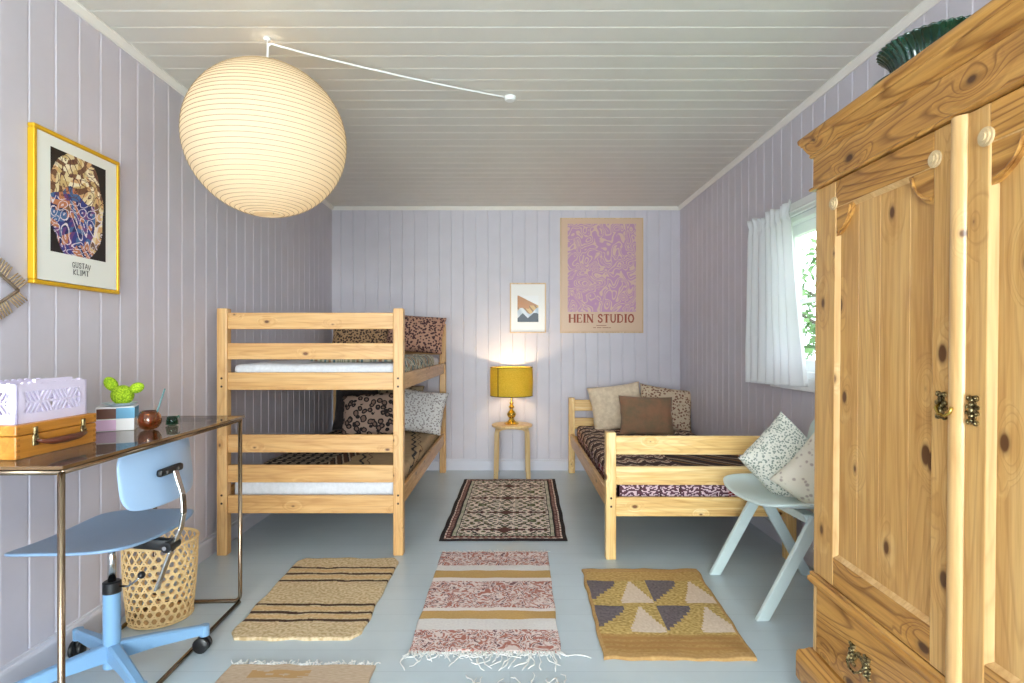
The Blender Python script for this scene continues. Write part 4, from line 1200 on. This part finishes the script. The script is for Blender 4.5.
# ------------------------------------------------------------------ curtain, rod
rod = thing('curtain_rod', 'thin white rod carrying the curtain above the window', 'curtain rod', (1.487, 2.83, 1.835))
bm = bmesh.new(); cylb(bm, (0, -.83, 0), (0, .70, 0), .006, 12); obj('rod', bm, white, rod, True)
bm = bmesh.new()
for y in (-.8, .69): cylb(bm, (0, y, 0), (.06, y, 0), .005, 10)
obj('rod_bracket', bm, white, rod)
bm = bmesh.new(); NU, NV = 150, 40
V = []
for j in range(NV+1):
    z = .905+(1.885-.905)*j/NV; row = []
    for i in range(NU+1):
        u = i/NU
        hd = max(0, (z-1.835)/.05); gather = math.exp(-((z-1.83)/.03)**2)
        low = max(0, (1.885-z)/.98)
        yf = 3.50-.02*gather-.005*low; yn = 2.985+.025*gather-.135*low**1.2
        y = yf+(yn-yf)*u
        amp = .012+.022*low
        ph = u*2*PI*7+.8*math.sin(u*9)+.5*low*math.sin(u*5)
        x = 1.487+(-1 if True else 1)*amp*math.sin(ph)*(1-.5*gather)+.008*noise.noise(Vector((u*4, z*3, 1)))
        if gather > .3 or hd > 0: x += .006*math.sin(u*2*PI*22)
        y += .010*math.cos(ph)*low
        zz = z+(.012*math.sin(u*14)*hd)+(.014*(u) if j == 0 else 0)
        row.append(bm.verts.new((x-1.49, y-3.2, zz-.9)))
    V.append(row)
for j in range(NV):
    for i in range(NU): bm.faces.new((V[j][i], V[j][i+1], V[j+1][i+1], V[j+1][i])).smooth = True
o = obj('curtain', bm, curtm, loc=(1.478, 3.2, .9)); md = o.modifiers.new('t', 'SOLIDIFY'); md.thickness = .0015
tag(o, 'white gathered cotton curtain hanging at the window in the right wall', 'curtain')

# ------------------------------------------------------------------ pale chair with cushions
ch = thing('pale_chair', 'pale mint wooden chair with crossed slanting legs between single bed and wardrobe', 'chair', (1.245, 2.575, 0), R(3))
# local: x toward the wall, y away from viewpoint
for s in (-1, 1):
    y = s*.235
    for tx, bx in ((.012, -.225), (-.012, .225)):
        bm = bmesh.new(); dy = .0 if bx < 0 else -s*.026
        poly = [(bx-.027, 0), (bx+.027, 0), (tx+.03*(1 if bx < 0 else 1), .425), (tx-.03, .425)]
        prism(bm, poly, lambda a, b, h, y=y, dy=dy: (a, y-.011+dy+h, b), .022)
        bmesh.ops.recalc_face_normals(bm, faces=bm.faces[:]); bmesh.ops.bevel(bm, geom=bm.edges[:], offset=.003, segments=1, affect='EDGES')
        obj('leg', bm, mint, ch)
bm = bmesh.new(); join(bm, rbox((-.025, -.21, .385), (.025, .21, .42), .004)); obj('stretcher', bm, mint, ch)
def chair_seat(a, b):
    x = .02+(.215 if a > 0 else .235)*a*(1-.04*b*b*(1 if a < 0 else 0)); 
    return (x, .285*b, .436+.05*b*b*(.55 if b > 0 else .5)+.02*abs(b)**6+.012*a*a)
shell_obj('seat', chair_seat, mint, ch, 20, .014)
shell_obj('backrest', lambda a, b: (.262-.035*a*a+.02*b, .20*a, .70+.085*b), mint, ch, 14, .012)
for s in (-1, 1):
    bm = bmesh.new(); bar(bm, (.20, s*.13, .435), (.262, s*.13, .70), .03, .014, (1, 0, 0), r=.003); obj('back_post', bm, mint, ch)
cushion('cushion', .37, .33, .16, blossom, (1.30, 2.66, .572), (R(-22), R(48), R(-8)), 'white and sage blossom cushion leaning on the pale chair, nearer the bed', seed=12)
cushion('cushion', .32, .30, .12, blossom2, (1.365, 2.46, .545), (R(-10), R(38), R(-30)), 'cream blossom cushion on the pale chair, partly behind the wardrobe', seed=13)

# ------------------------------------------------------------------ wardrobe
wa = thing('pine_wardrobe', 'tall antique pine wardrobe with two doors and a bottom drawer', 'wardrobe', (.9665, 1.80, 0), math.atan2(-.99965, -.0264))
WL, WD = 1.20, .52
wa.rotation_euler = (0, math.radians(.8), wa.rotation_euler.z); wa.location.y += .012   # stands slightly out of level
def wp(name, lo, hi, mat, r=.003, parent=None): return obj(name, B(lo, hi, r), mat, parent or wa)
# carcass: sides, top, back, corner posts
bm = bmesh.new()
for lo, hi in (((0, .022, .12), (.02, WD, 1.74)), ((WL-.02, .022, .12), (WL, WD, 1.74)), ((.02, WD-.012, .12), (WL-.02, WD, 1.74)), ((0, .0, 1.725), (WL, WD, 1.745)), ((.02, .03, .375), (WL-.02, WD-.012, .395)), ((.02, .03, .13), (WL-.02, WD-.012, .15))):
    join(bm, rbox(lo, hi, .002))
obj('carcass', bm, wardZ, wa)
wp('corner_post', (0, -.002, .15), (.018, .022, 1.615), wardE); wp('corner_post', (WL-.018, -.002, .15), (WL, .022, 1.615), wardE)
# frieze + crown moulding extruded around front and the two ends
wp('frieze', (-.004, -.010, 1.618), (WL+.004, .03, 1.722), wardX)
def moulding(name, prof, mat, x0, x1, depth, parent=wa):
    """prof: (out, z); goes along far end, front, near end with mitres"""
    bm = bmesh.new(); cols = []
    for o_, z in prof:
        cols.append([bm.verts.new(p) for p in ((x0-o_, depth, z), (x0-o_, -o_, z), (x1+o_, -o_, z), (x1+o_, depth, z))])
    n = len(prof)
    for i in range(n-1):
        for k in range(3): bm.faces.new((cols[i][k], cols[i][k+1], cols[i+1][k+1], cols[i+1][k]))
    bm.faces.new([c[0] for c in cols]); bm.faces.new([c[3] for c in cols][::-1])
    bm.faces.new([bm.verts.new(v.co) for v in cols[-1]]); bm.faces.new([bm.verts.new(v.co) for v in cols[0]][::-1])
    bmesh.ops.remove_doubles(bm, verts=bm.verts[:], dist=1e-5)
    return obj(name, bm, mat, parent, angle=35)
moulding('cornice', [(-.004, 1.715), (.012, 1.715), (.016, 1.722), (.014, 1.727), (.018, 1.732), (.022, 1.738), (.028, 1.750), (.031, 1.757), (.034, 1.757), (.035, 1.763), (.040, 1.768), (.042, 1.778), (.040, 1.783), (.0, 1.785)], wardX, 0, WL, WD)
moulding('frieze_bead', [(.004, 1.612), (.014, 1.612), (.017, 1.617), (.014, 1.622), (.004, 1.622)], wardX, 0, WL, .05)
moulding('waist_moulding', [(-.001, .370), (.008, .370), (.014, .376), (.014, .388), (.008, .394), (.010, .402), (.004, .408), (-.001, .408)], wardX, 0, WL, .05)
moulding('plinth', [(0, .045), (.034, .045), (.037, .052), (.037, .118), (.036, .132), (.030, .142), (.020, .147), (.010, .158), (0, .160)], wardX, 0, WL, WD-.01)
for x, zb in ((.03, .0012), (WL-.03, .0175)):
    for y in (.0, WD-.07):
        bm = bmesh.new(); lathe(bm, [(.034, zb), (.042, zb+.004), (.044, .046), (.03, .06)], (x, y, 0), 20)
        obj('foot', bm, wardX, wa, angle=40)
# doors
def spandrel(cx, cz, sx, r=.088):
    pts = [(cx, cz)]
    for k in range(13):
        a = PI/2*k/12; rr = r*(1-.10*math.sin(2*a)); pts.append((cx+sx*rr*math.cos(a), cz-rr*math.sin(a)))
    return pts
knobm = paint('whitened_rosette', rgb(204, 178, 138), .1, .5, 60)
def door(x0, x1, stl, str_):
    zb, zt = .412, 1.610; y0, y1 = -.006, .016
    d = bpy.data.objects.new('door', None); COL.objects.link(d); d.parent = wa; d.location = (x0, 0, 0)
    w = x1-x0
    wp('stile', (0, y0, zb), (stl, y1, zt), wardZ, .003, d); wp('stile', (w-str_, y0, zb), (w, y1, zt), wardZ, .003, d)
    wp('door_rail', (stl, y0+.0005, 1.532), (w-str_, y1, zt), wardX, .003, d); wp('door_rail', (stl, y0+.0005, zb), (w-str_, y1, .498), wardX, .003, d)
    bm = bmesh.new(); px0, px1 = stl, w-str_; nb = 4
    xs = [px0, px0+.10, px0+.195, px0+.31, px1]
    for a, b in zip(xs[:-1], xs[1:]): join(bm, rbox((a+.0004, .006, .490), (b-.0004, .015, 1.540), .0012))
    obj('door_panel', bm, wardZ, d)
    # bevelled inner moulding
    bm = bmesh.new()
    for xa, s in ((px0, 1), (px1, -1)):
        prism(bm, [(xa, y0+.001), (xa+s*.012, .0055), (xa, .0065)], lambda a, b, h: (a, b, .498+h), 1.034)
    for za, s in ((.498, 1), (1.532, -1)):
        prism(bm, [(za, y0+.001), (za+s*.012, .0055), (za, .0065)], lambda a, b, h: (px0+h, b, a), px1-px0)
    obj('inner_moulding', bm, wardE, d)
    for cx, s in ((px0, 1), (px1, -1)):
        bm = bmesh.new()
        prism(bm, spandrel(cx, 1.534, s), lambda a, b, h: (a, y0+.003+h, b), .011)
        arc_ = [(cx+s*.074*math.cos(R(8+74*k/10)), y0+.002, 1.534-.074*math.sin(R(8+74*k/10))) for k in range(11)]
        tube(bm, arc_, .0035, 6)
        obj('corner_bracket', bm, wardX, d, angle=35)
        bm = bmesh.new()
        for k, (r_, h_) in enumerate(((.019, .004), (.014, .008), (.008, .011))):
            cylb(bm, (cx-s*.006, y0+.001, 1.545), (cx-s*.006, y0-h_, 1.545), r_, 20)
        ro = obj('rosette', bm, knobm, d, angle=35)
    return d
d1 = door(.020, .578, .100, .055); d2 = door(.620, 1.180, .055, .100)
bm = bmesh.new()
prism(bm, [(.578, .012), (.578, -.006), (.584, -.014), (.592, -.019), (.604, -.019), (.614, -.014), (.6195, -.006), (.6195, .012)], lambda a, b, h: (a, b, .412+h), 1.198)
obj('centre_strip', bm, wardE, wa, angle=35)
def escutcheon(bm, cx, cz, y, s=1, h=.05):
    """ornate pierced plate made of small scrolls"""
    for (dx, dz, r_) in ((0, h*.42, .008), (0, h*.22, .010), (0, 0, .011), (0, -h*.22, .010), (0, -h*.42, .008), (.009, h*.5, .006), (-.009, h*.5, .006), (.010, -h*.5, .006), (-.010, -h*.5, .006), (.012, h*.12, .005), (-.012, -h*.12, .005), (-.012, h*.12, .005), (.012, -h*.12, .005)):
        cylb(bm, (cx+dx, y, cz+dz), (cx+dx, y-.004, cz+dz), r_, 14)
        ball(bm, (cx+dx, y-.004, cz+dz), r_*.45, 8)
for dd, cx in ((d1, .535), (d2, .022)):
    bm = bmesh.new(); escutcheon(bm, cx, 1.0, -.006)
    e = obj('escutcheon', bm, oldbrass, dd, angle=40)
bm = bmesh.new(); tube(bm, [(.535, -.010, 1.004), (.538, -.022, .995), (.552, -.026, .984), (.572, -.028, .982), (.585, -.026, .990), (.588, -.024, 1.002)], .0036, 8)
obj('door_handle', bm, brass, d1, True)
# drawer
dr = bpy.data.objects.new('drawer', None); COL.objects.link(dr); dr.parent = wa; dr.location = (.022, 0, .162)
obj('drawer_front', B((0, -.004, 0), (WL-.044, .016, .205), .004), wardX, dr)
obj('drawer_box', B((.01, .018, .004), (WL-.054, WD-.04, .19), .003), wardX, dr)
for cx in (.235, WL-.044-.235):
    bm = bmesh.new()
    for s in (-1, 1): 
        escutcheon(bm, cx+s*.034, .105, -.004, h=.05)
    for k in range(9): 
        t = -1+k/4; cylb(bm, (cx+.04*t, -.004, .105+.014*math.cos(t*3)), (cx+.04*t, -.007, .105+.014*math.cos(t*3)), .008, 10)
    tube(bm, [(cx-.034, -.012, .108), (cx-.030, -.022, .09), (cx-.012, -.026, .078), (cx+.012, -.026, .078), (cx+.030, -.022, .09), (cx+.034, -.012, .108)], .0035, 8)
    obj('drawer_handle', bm, oldbrass, dr, angle=40)

# green fluted bowl on the wardrobe
def glaze():
    m = newmat('dark_green_glaze', rgb(20, 74, 58), .12, coat=.6)
    f = noise_tex(m, coords(m), 12, 3)
    lk(m, ramp(m, f, [(.3, rgb(6, 34, 32)), (.7, rgb(20, 70, 48))]), bsdf(m).inputs['Base Color']); return m
vs = thing('footed_bowl', 'dark green fluted ceramic bowl on a wide foot on top of the wardrobe', 'bowl', (1.098, 1.46, 1.781))
vs.scale = (1, 1, .95)
fl = lambda a, z: (.022*math.cos(44*a) if z > .025 else 0)
bm = bmesh.new(); lathe(bm, [(.07, .012), (.088, .02), (.092, .034), (.093, .05), (.097, .07), (.105, .09), (.116, .106), (.126, .116), (.130, .12), (.129, .123), (.122, .121), (.11, .108), (.098, .09), (.09, .07), (.084, .05), (.07, .036), (.01, .032)], n=264, flute=fl)
gl = glaze()
obj('bowl_body', bm, gl, vs, True)
bm = bmesh.new(); lathe(bm, [(.09, 0), (.138, .003), (.152, .016), (.150, .026), (.142, .029), (.11, .022), (.045, .022)], n=48); obj('bowl_foot', bm, gl, vs, angle=50)

# ------------------------------------------------------------------ light
def light(kind, name, loc, energy, color=(1, 1, 1), **kw):
    d = bpy.data.lights.new(name, kind); d.energy = energy; d.color = color
    for k, v in kw.items(): setattr(d, k, v)
    o = bpy.data.objects.new(name, d); COL.objects.link(o); o.location = loc; return o
light('POINT', 'lantern_light', LC+Vector((0, 0, .02)), 6.5, (1, .84, .62), shadow_soft_size=.05)
light('POINT', 'table_lamp_light', (ST[0]-.005, ST[1], .45+.41), 8.5, (1, .80, .52), shadow_soft_size=.03)
# daylight entering through the two windows (sky light), one area lamp per opening
o = light('AREA', 'daylight_near_window', (-.1, YN-.12, 1.2), 250, (.93, .97, 1.), shape='RECTANGLE', size=2.4, size_y=1.85)
o.rotation_euler = (R(90), 0, 0)
o = light('AREA', 'sky_portal_side_window', (XR+.13, (WY0+WY1)/2, (WZ0+WZ1)/2), 1, shape='RECTANGLE', size=1.12, size_y=.87)
o.rotation_euler = (R(90), 0, R(90)); o.data.cycles.is_portal = True
w = bpy.data.worlds.new('sky'); sc.world = w; w.use_nodes = True
bg = w.node_tree.nodes['Background']; bg.inputs[0].default_value = (.86, .93, 1, 1); bg.inputs[1].default_value = 6.0

# ------------------------------------------------------------------ camera
cd = bpy.data.cameras.new('camera'); cd.sensor_width = 36; cd.lens = 568/1024*36; cd.clip_start = .05
cd.shift_x = 2/1024; cd.shift_y = 5.5/1024
cam = bpy.data.objects.new('camera', cd); COL.objects.link(cam); cam.location = (0, 0, 1.12); cam.rotation_euler = (R(90), 0, 0)
sc.camera = cam
vs_ = sc.view_settings; vs_.view_transform = 'Standard'; vs_.look = 'None'; vs_.exposure = 0.07; vs_.gamma = 1; vs_.use_curve_mapping = False
sc.cycles.use_denoising = True
sc.cycles.max_bounces = 10; sc.cycles.diffuse_bounces = 6; sc.cycles.transparent_max_bounces = 16
